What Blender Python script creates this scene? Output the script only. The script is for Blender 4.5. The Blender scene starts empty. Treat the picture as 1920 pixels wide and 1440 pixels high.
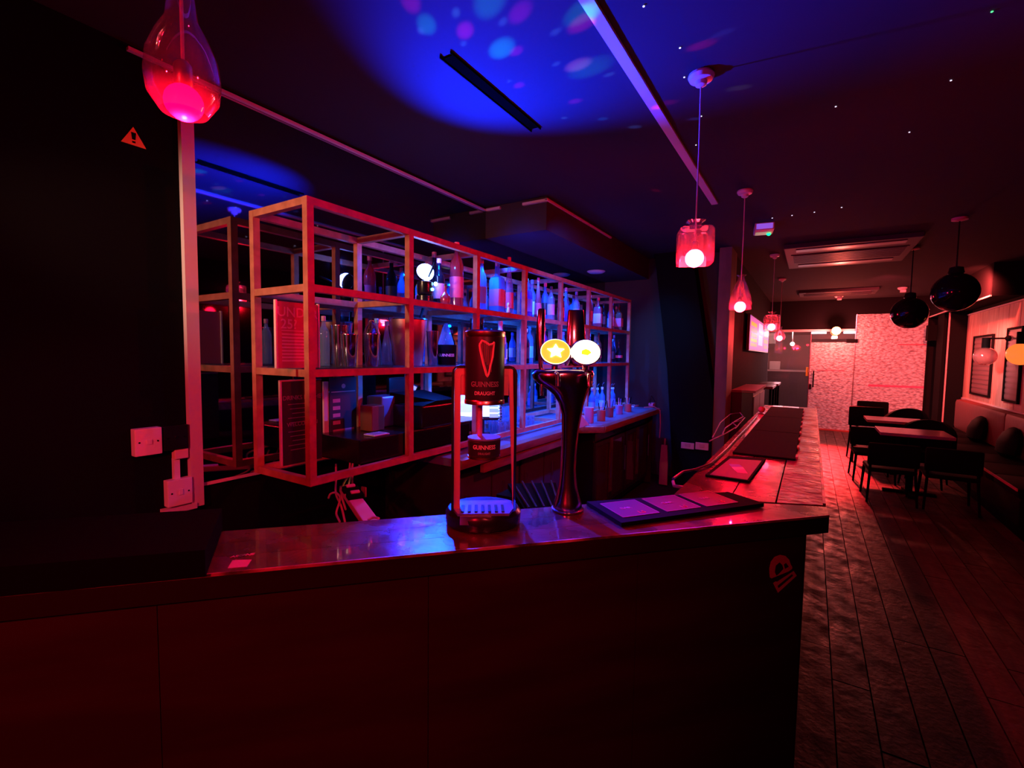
import bpy, bmesh, math, random
from mathutils import Vector, Matrix
random.seed(7)
S = bpy.context.scene
COL = S.collection
PI = math.pi
# ------------------------------------------------------------------ camera
F, CH = 886.0, 1.6
def _n(v): return Vector(v).normalized()
_y = _n((562, 48, -F)); _x = -_n((-1404, 75, -F)); _x = (_x - _y * _x.dot(_y)).normalized(); _z = _x.cross(_y)
CAMROT = Matrix((_x, _y, _z))
cam = bpy.data.cameras.new('camera'); co = bpy.data.objects.new('camera', cam); COL.objects.link(co)
cam.sensor_width = 36; cam.lens = 36 * F / 1920; cam.clip_start = 0.05
co.matrix_world = Matrix.Translation((0, 0, CH)) @ CAMROT.to_4x4()
S.camera = co
def _ray(px, py): return CAMROT @ Vector((px - 960, 720 - py, -F))
def onZ(px, py, z): r = _ray(px, py); t = (z - CH) / r.z; return Vector((r.x * t, r.y * t, z))
def onX(px, py, x): r = _ray(px, py); t = x / r.x; return Vector((x, r.y * t, CH + r.z * t))
def onY(px, py, y): r = _ray(px, py); t = y / r.y; return Vector((r.x * t, y, CH + r.z * t))
# ------------------------------------------------------------------ world + exposure
w = bpy.data.worlds.new('world'); S.world = w; w.use_nodes = True
w.node_tree.nodes['Background'].inputs[0].default_value = (.0035, .0008, .0025, 1)
w.node_tree.nodes['Background'].inputs[1].default_value = 1.0
S.view_settings.view_transform = 'Standard'; S.view_settings.look = 'None'
S.view_settings.exposure = 0.0; S.view_settings.gamma = 1.0
try: S.view_settings.use_curve_mapping = False
except Exception: pass
# ------------------------------------------------------------------ lights of the room, with added fills
LED_POS = onX(797, 511, -2.13)
def light(name, kind, loc, col, power, size=.05, target=None, angle=None, blend=1.0):
    l = bpy.data.lights.new(name, kind); o = bpy.data.objects.new(name, l); COL.objects.link(o)
    l.color = col; l.energy = power; o.location = loc
    if kind in ('POINT', 'SPOT'): l.shadow_soft_size = size
    if kind == 'AREA': l.shape = 'RECTANGLE'; l.size, l.size_y = size
    if kind == 'SPOT': l.spot_size = math.radians(angle); l.spot_blend = blend
    if target is not None: o.rotation_euler = (Vector(target) - Vector(loc)).to_track_quat('-Z', 'Y').to_euler()
    return o
BLUE = (.0, .02, 1.0); RED = (1.0, .002, .018)
BEAM_POS = Vector((-1.925, LED_POS.y - .10, 2.17))
light('projector_beam', 'SPOT', BEAM_POS, BLUE, 1200, .03, onZ(1000, 100, 2.9), 86, 1.0)
light('projector_wash', 'SPOT', LED_POS + Vector((.08, -.02, .0)), BLUE, 1500, .03, (-.66, 1.25, 1.1), 36, 1.0)
# blue fill spots added under the rails of the shelving, one per bay and level
for z_, p_ in ((2.262, 20), (1.868, 18), (1.474, 24)):
    for k_ in range(6):
        light('shelf_fill', 'SPOT', (-2.03 - .05 * (k_ % 2), 2.3 + .6435 * k_, z_), (.0, .10, 1.0), p_ * (.8 if k_ == 0 else 2.2), .006, (-2.22, 2.31 + .6435 * k_, z_ - .30), 150, .6)
light('counter_wash', 'SPOT', (-1.1, 3.9, 2.75), (.0, .08, 1.0), 260, .05, (-2.1, 3.5, 1.0), 50, .9)  # added blue fill over the back counter, no fixture there
light('shelf_wash', 'SPOT', (-1.45, 3.3, 2.75), (.0, .10, 1.0), 50, .05, (-2.2, 4.6, 1.6), 85, .9)  # added blue fill onto the bottles, not a fitting
light('raking_wall_wash', 'SPOT', (-1.5, 4.9, 2.45), (.02, .16, .55), 130, .05, (-1.62, 6.4, 1.75), 52, 1.0)  # added teal spot to tint the wall past the shelving
light('bulkhead_wash', 'SPOT', (-2.1, 3.2, 2.31), (.0, .03, 1.0), 30, .03, (-2.2, 4.8, 2.63), 100, 1.0)  # added blue spot lifting the bulkhead underside
# added red fills and one unseen warm lamp, outside the frame
light('side_red_fill', 'SPOT', (-.2, -1.9, 2.25), (1, .008, .03), 170, .05, (-1.7, 1.3, 1.15), 62, .8)  # red fill added for the bar front from an unseen point
light('socket_wall_fill', 'SPOT', (-.9, -1.2, 2.0), (1, .07, .10), 120, .05, (-2.5, 1.0, 1.15), 26, .8)  # narrow red fill added to brighten the wall plates
light('tap_fill', 'SPOT', (.55, -.25, 2.1), (1, .05, .07), 75, .04, (-.72, 1.2, 1.4), 26, .9)  # front fill added to bring up the beer taps
light('room_red_fill', 'POINT', (1.55, 3.1, 2.1), RED, 1.5, .05)  # weak red fill added out of view
light('side_warm_lamp', 'SPOT', (-2.2, -.5, 2.3), (1, .55, .34), 120, .05, (-2.2, 1.4, 2.0), 44, .8)
# far end: orange-red lamp over the glass partition, light behind the frosted glass
light('door_lamp', 'POINT', (.42, 12.15, 2.08), (1.0, .12, .09), 130, .06)
light('walkway_fill', 'SPOT', (.15, 12.1, 2.1), (1.0, .02, .025), 3400, .06, (.28, 9.3, 0), 38, 1.0)  # added red spot lighting the floor planks
light('far_glass_fill', 'SPOT', (.9, 9.0, 2.75), (1.0, .07, .09), 330, .08, (1.2, 12.6, 1.6), 80, .9)  # added red spot onto the frosted glass
light('lobby_light', 'AREA', (.8, 14.2, 1.5), (1.0, .34, .40), 95, (3.2, 2.4), (.8, 12.6, 1.2))
light('banquette_light', 'SPOT', (1.7, 8.6, 2.75), (1.0, .07, .05), 1100, .06, (2.3, 10.0, 2.1), 85, .9)
light('banquette_fill', 'SPOT', (1.2, 8.0, 1.9), (1.0, .36, .33), 230, .06, (2.3, 10.0, 1.3), 60, .9)
# coloured beams of the disco projector: (pixel of the spot, cone in degrees, colour, power)
BEAMS = [((800, 47), 4.5, (.0, .6, .8), 1.6), ((940, 92), 6, (.0, .45, 1), 3.5), ((1092, 22), 5, (.0, .6, .5), 1.8), ((1092, 43), 4, (1, .0, .3), 2.2),
         ((872, 58), 4, (.9, 0, .7), 2.0), ((975, 24), 4, (.8, 0, .7), 1.7), ((770, 3), 4, (1, 0, .4), 1.4), ((918, 2), 6, (0, .5, .8), 2),
         ((1083, 122), 4.5, (.9, .3, .7), 1.7), ((1105, 128), 7, (0, .4, .6), 1.6), ((968, 96), 3, (.9, 0, .8), 1.2), ((973, 160), 3, (.8, 0, .6), .9),
         ((1078, 190), 3, (.8, 0, .6), .9), ((1250, 193), 2.5, (1, 0, .2), 1.2), ((1130, 223), 2.2, (0, .15, 1), 1.6), ((1190, 238), 2.2, (.1, .2, 1), 1.4),
         ((1042, 60), 1.8, (.1, .3, 1), 1.6), ((1043, 120), 1.6, (.1, .3, 1), 1.4), ((943, 41), 1.8, (.1, .3, 1), 1.6), ((855, 24), 1.8, (.1, .4, 1), 1.6),
         ((789, 58), 1.8, (.1, .3, 1), 1.4), ((869, 82), 1.6, (.1, .3, 1), 1.3), ((1142, 140), 1.7, (.1, .35, 1), 1.5), ((1058, 221), 1.7, (.1, .3, 1), 1.2),
         ((955, 152), 1.6, (.1, .3, 1), 1.1), ((1315, 85), 2.4, (1, 0, .12), 2.8), ((1355, 62), 1.6, (.1, .1, 1), 2.2), ((1230, 357), 1.6, (1, 0, .1), 3),
         ((1302, 223), 1.4, (.05, .1, 1), 2.2), ((1385, 165), 2, (.5, .4, .5), 1.0), ((1325, 157), 1.2, (.05, .1, 1), 1.6)]
for i, (p, a, c, e) in enumerate(BEAMS):
    light('disco_beam', 'SPOT', BEAM_POS, c, e * 170.0, .006, onZ(p[0], p[1], 2.9), a, .9)
light('disco_beam', 'SPOT', (-1.2, 4.0, 2.8), (1, 0, .1), 3, .01, onY(1180, 470, 6.2), 3, .6)
# ------------------------------------------------------------------ helpers: materials
def mat(name, col=(.5, .5, .5), rough=.5, metal=0.0, spec=.5, emit=None, es=0.0, noise=None, bump=0.0, bscale=40, coat=0.0):
    m = bpy.data.materials.new(name); m.use_nodes = True; nt = m.node_tree; b = nt.nodes['Principled BSDF']
    b.inputs['Base Color'].default_value = (*col, 1); b.inputs['Roughness'].default_value = rough
    b.inputs['Metallic'].default_value = metal; b.inputs['Specular IOR Level'].default_value = spec
    b.inputs['Coat Weight'].default_value = coat
    if emit: b.inputs['Emission Color'].default_value = (*emit, 1); b.inputs['Emission Strength'].default_value = es
    tc = nt.nodes.new('ShaderNodeTexCoord')
    if noise:                                     # (second colour, scale, stretch vector)
        mp = nt.nodes.new('ShaderNodeMapping'); mp.inputs['Scale'].default_value = noise[2]
        nz = nt.nodes.new('ShaderNodeTexNoise'); nz.inputs['Scale'].default_value = noise[1]; nz.inputs['Detail'].default_value = 6
        rp = nt.nodes.new('ShaderNodeValToRGB'); rp.color_ramp.elements[0].position = .35; rp.color_ramp.elements[1].position = .65
        rp.color_ramp.elements[0].color = (*col, 1); rp.color_ramp.elements[1].color = (*noise[0], 1)
        nt.links.new(tc.outputs['Object'], mp.inputs[0]); nt.links.new(mp.outputs[0], nz.inputs['Vector'])
        nt.links.new(nz.outputs[0], rp.inputs[0]); nt.links.new(rp.outputs[0], b.inputs['Base Color'])
    if bump:
        n2 = nt.nodes.new('ShaderNodeTexNoise'); n2.inputs['Scale'].default_value = bscale; n2.inputs['Detail'].default_value = 4
        bp = nt.nodes.new('ShaderNodeBump'); bp.inputs['Strength'].default_value = bump; bp.inputs['Distance'].default_value = .01
        nt.links.new(tc.outputs['Object'], n2.inputs['Vector']); nt.links.new(n2.outputs[0], bp.inputs['Height']); nt.links.new(bp.outputs[0], b.inputs['Normal'])
    return m
def glass(name, tint=(.8, .9, 1), body=.25, rough=.05, bodycol=None, refl=.12):
    """thin clear glass: see-through + mirror-like sheen + a little scattering body"""
    m = bpy.data.materials.new(name); m.use_nodes = True; nt = m.node_tree; nt.nodes.clear()
    out = nt.nodes.new('ShaderNodeOutputMaterial'); tr = nt.nodes.new('ShaderNodeBsdfTransparent'); tr.inputs[0].default_value = (*tint, 1)
    gl = nt.nodes.new('ShaderNodeBsdfGlossy'); gl.inputs['Roughness'].default_value = rough
    df = nt.nodes.new('ShaderNodeBsdfDiffuse'); tl = nt.nodes.new('ShaderNodeBsdfTranslucent')
    bc = bodycol or tint
    df.inputs[0].default_value = (*bc, 1); tl.inputs[0].default_value = (*bc, 1)
    m1 = nt.nodes.new('ShaderNodeMixShader'); m2 = nt.nodes.new('ShaderNodeMixShader'); m3 = nt.nodes.new('ShaderNodeMixShader')
    lw = nt.nodes.new('ShaderNodeLayerWeight'); lw.inputs[0].default_value = .35
    mp = nt.nodes.new('ShaderNodeMath'); mp.operation = 'MULTIPLY_ADD'; mp.inputs[1].default_value = .5; mp.inputs[2].default_value = refl; mp.use_clamp = True
    L = nt.links.new
    L(df.outputs[0], m1.inputs[1]); L(tl.outputs[0], m1.inputs[2]); m1.inputs[0].default_value = .5
    L(tr.outputs[0], m2.inputs[1]); L(m1.outputs[0], m2.inputs[2]); m2.inputs[0].default_value = body
    L(lw.outputs['Facing'], mp.inputs[0]); L(mp.outputs[0], m3.inputs[0]); L(m2.outputs[0], m3.inputs[1]); L(gl.outputs[0], m3.inputs[2])
    L(m3.outputs[0], out.inputs[0]); return m
def plankmat(name, c1, c2, rough, grain=(1, 12, 12), scale=3.0, bump=.15, coat=0.0):
    m = mat(name, c1, rough, noise=(c2, scale, grain), bump=bump, bscale=30, coat=coat)
    nt = m.node_tree; b = nt.nodes['Principled BSDF']
    oi = nt.nodes.new('ShaderNodeObjectInfo'); hs = nt.nodes.new('ShaderNodeHueSaturation')
    mr = nt.nodes.new('ShaderNodeMapRange'); mr.inputs['To Min'].default_value = .6; mr.inputs['To Max'].default_value = 1.35
    src = b.inputs['Base Color'].links[0].from_socket
    nt.links.new(oi.outputs['Random'], mr.inputs[0]); nt.links.new(mr.outputs[0], hs.inputs['Value']); nt.links.new(src, hs.inputs['Color']); nt.links.new(hs.outputs[0], b.inputs['Base Color'])
    nz = nt.nodes.new('ShaderNodeTexNoise'); nz.inputs['Scale'].default_value = 7; nz.inputs['Detail'].default_value = 5
    r2 = nt.nodes.new('ShaderNodeMapRange'); r2.inputs['From Min'].default_value = .3; r2.inputs['From Max'].default_value = .7; r2.inputs['To Min'].default_value = rough * .6; r2.inputs['To Max'].default_value = min(1, rough * 1.5)
    tc = nt.nodes.new('ShaderNodeTexCoord'); nt.links.new(tc.outputs['Object'], nz.inputs['Vector']); nt.links.new(nz.outputs[0], r2.inputs[0]); nt.links.new(r2.outputs[0], b.inputs['Roughness'])
    return m
BLK = mat('black_paint', (.004, .004, .005), .7, spec=.04)
BLKG = mat('black_gloss_plastic', (.008, .008, .01), .25)
BLKM = mat('black_matt_rubber', (.005, .005, .006), .8, spec=.05)
CEIL = mat('dark_ceiling_paint', (.034, .031, .04), .85, spec=.05, bump=.1, bscale=8)
WALLD = mat('dark_wall_paint', (.010, .008, .011), .85, spec=.03)
WALLB = mat('black_wall_paint', (.004, .004, .005), .75, spec=.04)
TRIMP = mat('pale_painted_trim', (.62, .55, .6), .45)
WOODR = mat('pale_timber_frame', (.50, .21, .14), .5, noise=((.36, .14, .09), 6, (3, 3, 3)), bump=.05)
MIRR = mat('mirror_silver', (.36, .36, .42), .03, metal=1.0)
BARW = plankmat('dark_varnished_bar_board', (.10, .045, .03), (.05, .022, .016), .26, (1, 14, 10), 2.5, .1, .3)
BARE = plankmat('worn_bar_edge_board', (.30, .20, .16), (.10, .05, .04), .38, (4, 4, 4), 5.0, .5)
EDGE = mat('chipped_edge_lacquer', (.02, .01, .01), .4, noise=((.7, .4, .34), 9, (1, 1, 1)))
FRONT = mat('bar_front_panel_stain', (.045, .018, .018), .6, noise=((.03, .011, .012), 2, (1, 1, 6)), spec=.3)
FLOORM = plankmat('worn_floor_plank', (.085, .045, .036), (.035, .016, .013), .5, (14, 1.2, 3), 2.0, .35)
CTOP = mat('back_counter_laminate', (.16, .14, .2), .35)
CLIP = mat('back_counter_wood_lip', (.26, .11, .08), .4, noise=((.16, .06, .05), 5, (6, 1, 6)))
CABD = mat('dark_cabinet_laminate', (.02, .014, .02), .35)
STEEL = mat('brushed_steel', (.55, .55, .58), .28, metal=1.0)
CHROME = mat('polished_chrome', (.86, .84, .88), .14, metal=1.0)
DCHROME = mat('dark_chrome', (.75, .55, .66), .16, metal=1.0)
COPPER = mat('copper_plate', (.95, .45, .34), .25, metal=1.0)
COPS = mat('satin_copper_strip', (.6, .28, .24), .42, metal=.35)
LENSY = mat('lit_tap_badge_amber', (1, .6, .1), .3, emit=(1, .36, .03), es=1.7)
LENSW = mat('lit_tap_badge_white', (1, 1, .8), .3, emit=(1, .96, .62), es=4.0)
STARW = mat('lit_badge_centre', (1, 1, 1), .3, emit=(1, .92, .5), es=9)
YELE = mat('lit_badge_yellow', (1, 1, 0), .3, emit=(.75, .85, .02), es=1.6)
RIMW = mat('badge_rim_white', (1, .9, .8), .3, emit=(1, .8, .6), es=3)
BULBW = mat('lit_red_bulb', (1, .2, .2), .3, emit=(1, .03, .06), es=60)
BULBP = mat('lit_pink_red_bulb', (1, .1, .2), .3, emit=(1, .0, .09), es=2.2)
BLUEL = mat('lit_projector_lens', (1, 1, 1), .3, emit=(.16, .26, 1), es=55)
CYANE = mat('lit_cyan_strip', (.2, .9, 1), .3, emit=(.12, .8, 1), es=2.0)
ORNG = mat('lit_orange_lamp', (1, .4, .1), .3, emit=(1, .16, .04), es=45)
GRNL = mat('lit_green_led', (0, 1, .3), .3, emit=(.0, 1, .25), es=3)
YELL = mat('lit_neon_indicator', (1, .7, .1), .3, emit=(1, .6, .05), es=6)
WHITP = mat('white_plastic', (.75, .72, .72), .4)
OFFW = mat('offwhite_paper', (.7, .62, .62), .7)
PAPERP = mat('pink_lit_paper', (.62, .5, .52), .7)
DPAPER = mat('black_card', (.02, .015, .02), .5)
TXTW = mat('pale_print', (.75, .6, .6), .6)
TXTG = mat('grey_print', (.28, .22, .24), .6)
TXTP = mat('pink_print', (.8, .45, .6), .6)
TXTR = mat('red_print', (.8, .05, .08), .6)
CABLEW = mat('white_cable', (.7, .6, .6), .45)
CABLEB = mat('black_cable', (.02, .02, .025), .4)
CABLEL = mat('blue_tinted_hose', (.35, .4, .75), .25)
CARDO = mat('cardboard', (.4, .2, .12), .7, noise=((.3, .14, .09), 12, (1, 1, 4)))
LEATH = mat('oxblood_leather', (.16, .03, .03), .5, bump=.3, bscale=14)
LEATHB = mat('black_leather', (.005, .004, .005), .6, spec=.05, bump=.1)
FROST = glass('frosted_patterned_glass', (.9, .85, .85), .92, .35, (.82, .76, .78), .02)
GCLR = glass('clear_pane_glass', (.93, .96, .96), .02, .02, None, .05)
SHELFG = glass('shelf_glass', (.62, .68, .8), .10, .08, (.5, .6, .8), .12)
SHG = glass('pendant_shade_glass', (.96, .9, .92), .10, .04, (.95, .75, .8), .10)
BG = {'clear': glass('clear_bottle_glass', (.75, .85, 1), .30, .04, (.6, .75, 1)), 'blue': glass('blue_bottle_glass', (.3, .6, 1), .45, .05, (.25, .55, 1)),
      'green': glass('green_bottle_glass', (.1, .35, .2), .3, .05, (.08, .3, .2)), 'amber': glass('amber_bottle_glass', (.5, .2, .12), .35, .05, (.6, .22, .15)),
      'red': glass('red_bottle_glass', (.8, .12, .15), .5, .05, (.85, .12, .18)), 'purple': glass('purple_bottle_glass', (.4, .2, .8), .4, .05, (.4, .2, .8)),
      'black': mat('black_bottle_glass', (.01, .008, .015), .08), 'white': mat('milky_white_bottle', (.6, .72, .85), .3)}
TUMB = glass('tumbler_glass', (.82, .9, 1), .16, .03, (.6, .75, 1), .2)
CM = {}
def cmat(c, rough=.5):
    k = tuple(c) + (rough,)
    if k not in CM: CM[k] = mat('printed_colour', c, rough)
    return CM[k]
# ------------------------------------------------------------------ helpers: meshes
class MB:
    def __init__(s, smooth=False): s.v = []; s.f = []; s.smooth = smooth
    def add(s, vs, fs):
        n = len(s.v); s.v += [tuple(v) for v in vs]; s.f += [tuple(i + n for i in f) for f in fs]; return s
    def box(s, a, b, bev=0.0):
        x0, y0, z0 = (min(a[i], b[i]) for i in range(3)); x1, y1, z1 = (max(a[i], b[i]) for i in range(3))
        if bev <= 0:
            return s.add([(x0,y0,z0),(x1,y0,z0),(x1,y1,z0),(x0,y1,z0),(x0,y0,z1),(x1,y0,z1),(x1,y1,z1),(x0,y1,z1)],
                         [(0,3,2,1),(4,5,6,7),(0,1,5,4),(1,2,6,5),(2,3,7,6),(3,0,4,7)])
        bm = bmesh.new(); bmesh.ops.create_cube(bm, size=1)
        for v in bm.verts: v.co = Vector(((x0+x1)/2 + v.co.x*(x1-x0), (y0+y1)/2 + v.co.y*(y1-y0), (z0+z1)/2 + v.co.z*(z1-z0)))
        bmesh.ops.bevel(bm, geom=bm.edges[:], offset=bev, segments=2, affect='EDGES', profile=.6)
        bm.verts.index_update(); s.add([v.co[:] for v in bm.verts], [[v.index for v in f.verts] for f in bm.faces]); bm.free(); return s
    def prism(s, pts, z0, z1):                    # pts: 2D polygon (ccw)
        n = len(pts); vs = [(p[0], p[1], z0) for p in pts] + [(p[0], p[1], z1) for p in pts]
        return s.add(vs, [tuple(range(n))[::-1], tuple(range(n, 2*n))] + [(i, (i+1) % n, (i+1) % n + n, i + n) for i in range(n)])
    def ring(s, prof, seg=20, c=(0, 0), sx=1, sy=1, power=2.0, cap=True):   # lathe; power>2 squares the section
        base = len(s.v)
        for (r, z) in prof:
            for k in range(seg):
                a = 2 * PI * k / seg; ca, sa = math.cos(a), math.sin(a)
                q = (abs(ca) ** power + abs(sa) ** power) ** (-1 / power)
                s.v.append((c[0] + r * ca * q * sx, c[1] + r * sa * q * sy, z))
        for j in range(len(prof) - 1):
            for k in range(seg):
                a = base + j * seg + k; b = base + j * seg + (k + 1) % seg
                s.f.append((a, b, b + seg, a + seg))
        if cap:
            s.f.append(tuple(base + k for k in range(seg))[::-1]); s.f.append(tuple(base + (len(prof)-1) * seg + k for k in range(seg)))
        return s
    def loft(s, secs, seg=20):                    # secs: (cx, cy, z, rx, ry)
        base = len(s.v)
        for (cx, cy, z, rx, ry) in secs:
            for k in range(seg):
                a = 2 * PI * k / seg; s.v.append((cx + rx * math.cos(a), cy + ry * math.sin(a), z))
        for j in range(len(secs) - 1):
            for k in range(seg):
                a = base + j * seg + k; b = base + j * seg + (k + 1) % seg
                s.f.append((a, b, b + seg, a + seg))
        s.f.append(tuple(base + k for k in range(seg))[::-1]); s.f.append(tuple(base + (len(secs)-1) * seg + k for k in range(seg)))
        return s
    def tube(s, pts, r, seg=8, r1=None):
        pts = [Vector(p) for p in pts]; n = len(pts); base = len(s.v); up = None
        for i, p in enumerate(pts):
            d = (pts[min(i+1, n-1)] - pts[max(i-1, 0)]).normalized()
            if up is None: up = Vector((0, 0, 1)) if abs(d.z) < .9 else Vector((1, 0, 0))
            a = d.cross(up).normalized(); up = a.cross(d).normalized()
            rr = r if r1 is None else r + (r1 - r) * i / max(1, n - 1)
            for k in range(seg):
                t = 2 * PI * k / seg; s.v.append(tuple(p + a * math.cos(t) * rr + up * math.sin(t) * rr))
        for j in range(n - 1):
            for k in range(seg):
                a = base + j * seg + k; b = base + j * seg + (k + 1) % seg
                s.f.append((a, b, b + seg, a + seg))
        s.f.append(tuple(base + k for k in range(seg))[::-1]); s.f.append(tuple(base + (n-1) * seg + k for k in range(seg)))
        return s
    def ball(s, c, r, seg=16, rings=10, sx=1, sy=1, sz=1, zmin=-1.0):
        prof = []
        for i in range(rings + 1):
            t = -PI / 2 + PI * i / rings
            if math.sin(t) < zmin: continue
            prof.append((max(1e-4, math.cos(t)) * r, math.sin(t) * r * sz))
        b0 = len(s.v); s.ring(prof, seg, (0, 0), sx, sy)
        for i in range(b0, len(s.v)): v = s.v[i]; s.v[i] = (v[0] + c[0], v[1] + c[1], v[2] + c[2])
        return s
    def data(s, name, m):
        me = bpy.data.meshes.new(name); me.from_pydata(s.v, [], s.f); me.validate()
        bm = bmesh.new(); bm.from_mesh(me); bmesh.ops.recalc_face_normals(bm, faces=bm.faces[:]); bm.to_mesh(me); bm.free()
        me.materials.append(m)
        if s.smooth:
            me.polygons.foreach_set('use_smooth', [len(p.vertices) < 6 for p in me.polygons])
            try: me.set_sharp_from_angle(angle=math.radians(40))
            except Exception: pass
        return me
    def build(s, name, m, parent=None, loc=(0, 0, 0), rot=(0, 0, 0), label=None):
        o = bpy.data.objects.new(name, s.data(name, m)); COL.objects.link(o); o.location = loc; o.rotation_euler = rot
        if parent is not None: o.parent = parent
        if label: o['label'] = label
        return o
def tag(o, label=None, cat=None, group=None, kind=None):
    for k, v in (('label', label), ('category', cat), ('group', group), ('kind', kind)):
        if v: o[k] = v
    return o
def thing(name, label, cat, loc=(0, 0, 0), rz=0, group=None):
    o = bpy.data.objects.new(name, None); COL.objects.link(o); o.location = loc; o.rotation_euler = (0, 0, rz); o.empty_display_size = .05
    return tag(o, label, cat, group)
def kids(o): return [c for c in bpy.data.objects if c.parent == o]
def dup(root, loc, rz, label, group=None, scale=None):
    r = root.copy(); COL.objects.link(r); r.location = loc; r.rotation_euler = (0, 0, rz); r['label'] = label
    if group: r['group'] = group
    if scale: r.scale = scale
    for ch in list(root.children):
        c = ch.copy(); COL.objects.link(c); c.parent = r
        for g in list(ch.children):
            d = g.copy(); COL.objects.link(d); d.parent = c
    return r
def place(o, mw): o.matrix_world = mw
def textdata(s, size, name, m, bend=None, depth=.0006, align='CENTER'):
    c = bpy.data.curves.new('txt', 'FONT'); c.body = s; c.size = size; c.align_x = align; c.align_y = 'CENTER'; c.extrude = depth; c.resolution_u = 3; c.offset = size * .014
    t = bpy.data.objects.new('txt', c); COL.objects.link(t); dg = bpy.context.evaluated_depsgraph_get(); dg.update()
    me = bpy.data.meshes.new_from_object(t.evaluated_get(dg)); bpy.data.objects.remove(t)
    # text lies in local XZ facing -Y
    for v in me.vertices:
        x, y, z = v.co
        if bend: a = x / bend; v.co = ((bend + z) * math.sin(a), -(bend + z) * math.cos(a), y)
        else: v.co = (x, -z, y)
    me.materials.clear(); me.materials.append(m); me.name = name; return me
def text(s, size, name, m, parent, loc, rz=0, bend=None, label=None, rx=0, align='CENTER'):
    o = bpy.data.objects.new(name, textdata(s, size, name, m, bend, align=align)); COL.objects.link(o); o.parent = parent
    o.location = loc; o.rotation_euler = (rx, 0, rz)
    if label: o['label'] = label
    return o
def struct(name, mb, m, label=None):
    o = mb.build(name, m); o['kind'] = 'structure'
    if label: o['label'] = label
    return o
# ================================================================== SETTING
X0, XR, YN, YF, ZC = -2.515, 2.3, -2.2, 12.65, 2.9
flo = struct('floor', MB().box((X0-.3, YN, -.08), (XR+.2, 15.5, -.02)), mat('floor_underlay', (.01, .006, .006), .8))
# floor planks, running along the room
pw = .155; n = 0
xs = .08
pm = [MB().box((-pw/2+.003, -L/2+.003, -.02), (pw/2-.003, L/2-.003, 0), .0).data('plank', FLOORM) for L in (1.5,)]
while xs < 2.25:
    off = random.uniform(-1.2, 0)
    y = .9 + off
    while y < YF:
        o = bpy.data.objects.new('plank', pm[0]); COL.objects.link(o); o.parent = flo
        o.location = (xs, y + .75, random.uniform(-.0012, .0012)); y += 1.5; n += 1
    xs += pw
struct('ceiling', MB().box((X0-.3, YN, ZC), (XR+.2, 15.5, ZC+.1)), CEIL)
struct('wall_left', MB().box((X0-.2, YN, 0), (X0-.012, 6.6, ZC)), WALLB)
struct('wall_back', MB().box((X0-.2, 6.4, 0), (-.95, 6.6, ZC)), mat('back_wall_paint', (.04, .04, .045), .8, spec=.05))
struct('wall_side', MB().box((-1.05, 6.6, 0), (-.87, YF, ZC)), WALLD)
struct('wall_right', MB().box((XR, YN, 0), (XR+.2, YF, ZC)), WALLB)
struct('wall_behind', MB().box((X0-.2, YN-.1, 0), (XR+.2, YN, ZC)), WALLB)
struct('wall_far', MB().box((-1.05, YF, 2.24), (.76, YF+.12, ZC)).box((.76, YF, 2.56), (XR, YF+.12, ZC)).box((1.98, YF, 0), (XR, YF+.12, 2.6)), WALLD)
struct('wall_lobby', MB().box((-2.2, 15.4, 0), (XR+.2, 15.5, ZC)).box((-2.2, YF, 0), (-2.1, 15.4, ZC)).box((2.4, YF+.1, 0), (2.5, 15.4, ZC)), mat('lobby_wall_paint', (.28, .2, .2), .7))
struct('trim_1', MB().box((-.775, -.5, 2.885), (-.725, 4.35, 2.899)), TRIMP, 'pale conduit strip running along the ceiling over the bar')
struct('trim_2', MB().box((X0, .88, 2.862), (X0+.022, 3.5, 2.876)), TRIMP, 'pale conduit along the top of the mirror wall')
struct('trim_3', MB().box((X0, 3.475, 2.862), (-2.35, 3.5, 2.882)).box((-2.12, 3.475, 2.855), (-1.885, 3.5, 2.875)), TRIMP, 'broken pale conduit across the bulkhead face')
struct('trim_4', MB().box((-1.9, 3.475, 2.862), (-1.882, 4.95, 2.878)), TRIMP, 'thin conduit along the side of the bulkhead')
struct('ceiling_dark_streak', MB().box((-1.43, 1.66, 2.893), (-1.375, 2.42, 2.9)).box((-1.435, 1.64, 2.888), (-1.43, 2.44, 2.9)).box((-1.375, 1.64, 2.888), (-1.37, 2.44, 2.9)), mat('black_streak', (.001, .001, .001), .9, spec=0), 'narrow black streak across the ceiling in the blue light')  # black strip added to draw the dark streak across the blue patch
bulk = struct('ceiling_bulkhead', MB().box((X0, 3.5, 2.63), (-1.9, 6.4, 2.9)), mat('bulkhead_paint', (.045, .04, .05), .8, spec=.05))
struct('trim_5', MB().box((X0-.01, 1.07, .84), (X0+.022, 1.125, 2.9)), TRIMP, 'pale upright strip at the left edge of the mirror')
struct('trim_6', MB().box((X0-.01, .95, .835), (X0+.03, 1.09, .86)), TRIMP)
o = tag(MB().box((X0-.012, 1.125, .945), (X0, 6.4, 2.86)).build('wall_mirror', MIRR), 'large dark mirror covering the wall behind the bar shelving', 'mirror')
o = MB().box((X0-.012, 1.125, .93), (X0+.006, 2.2, .945)).build('mirror_edge', TRIMP, o)
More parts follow.
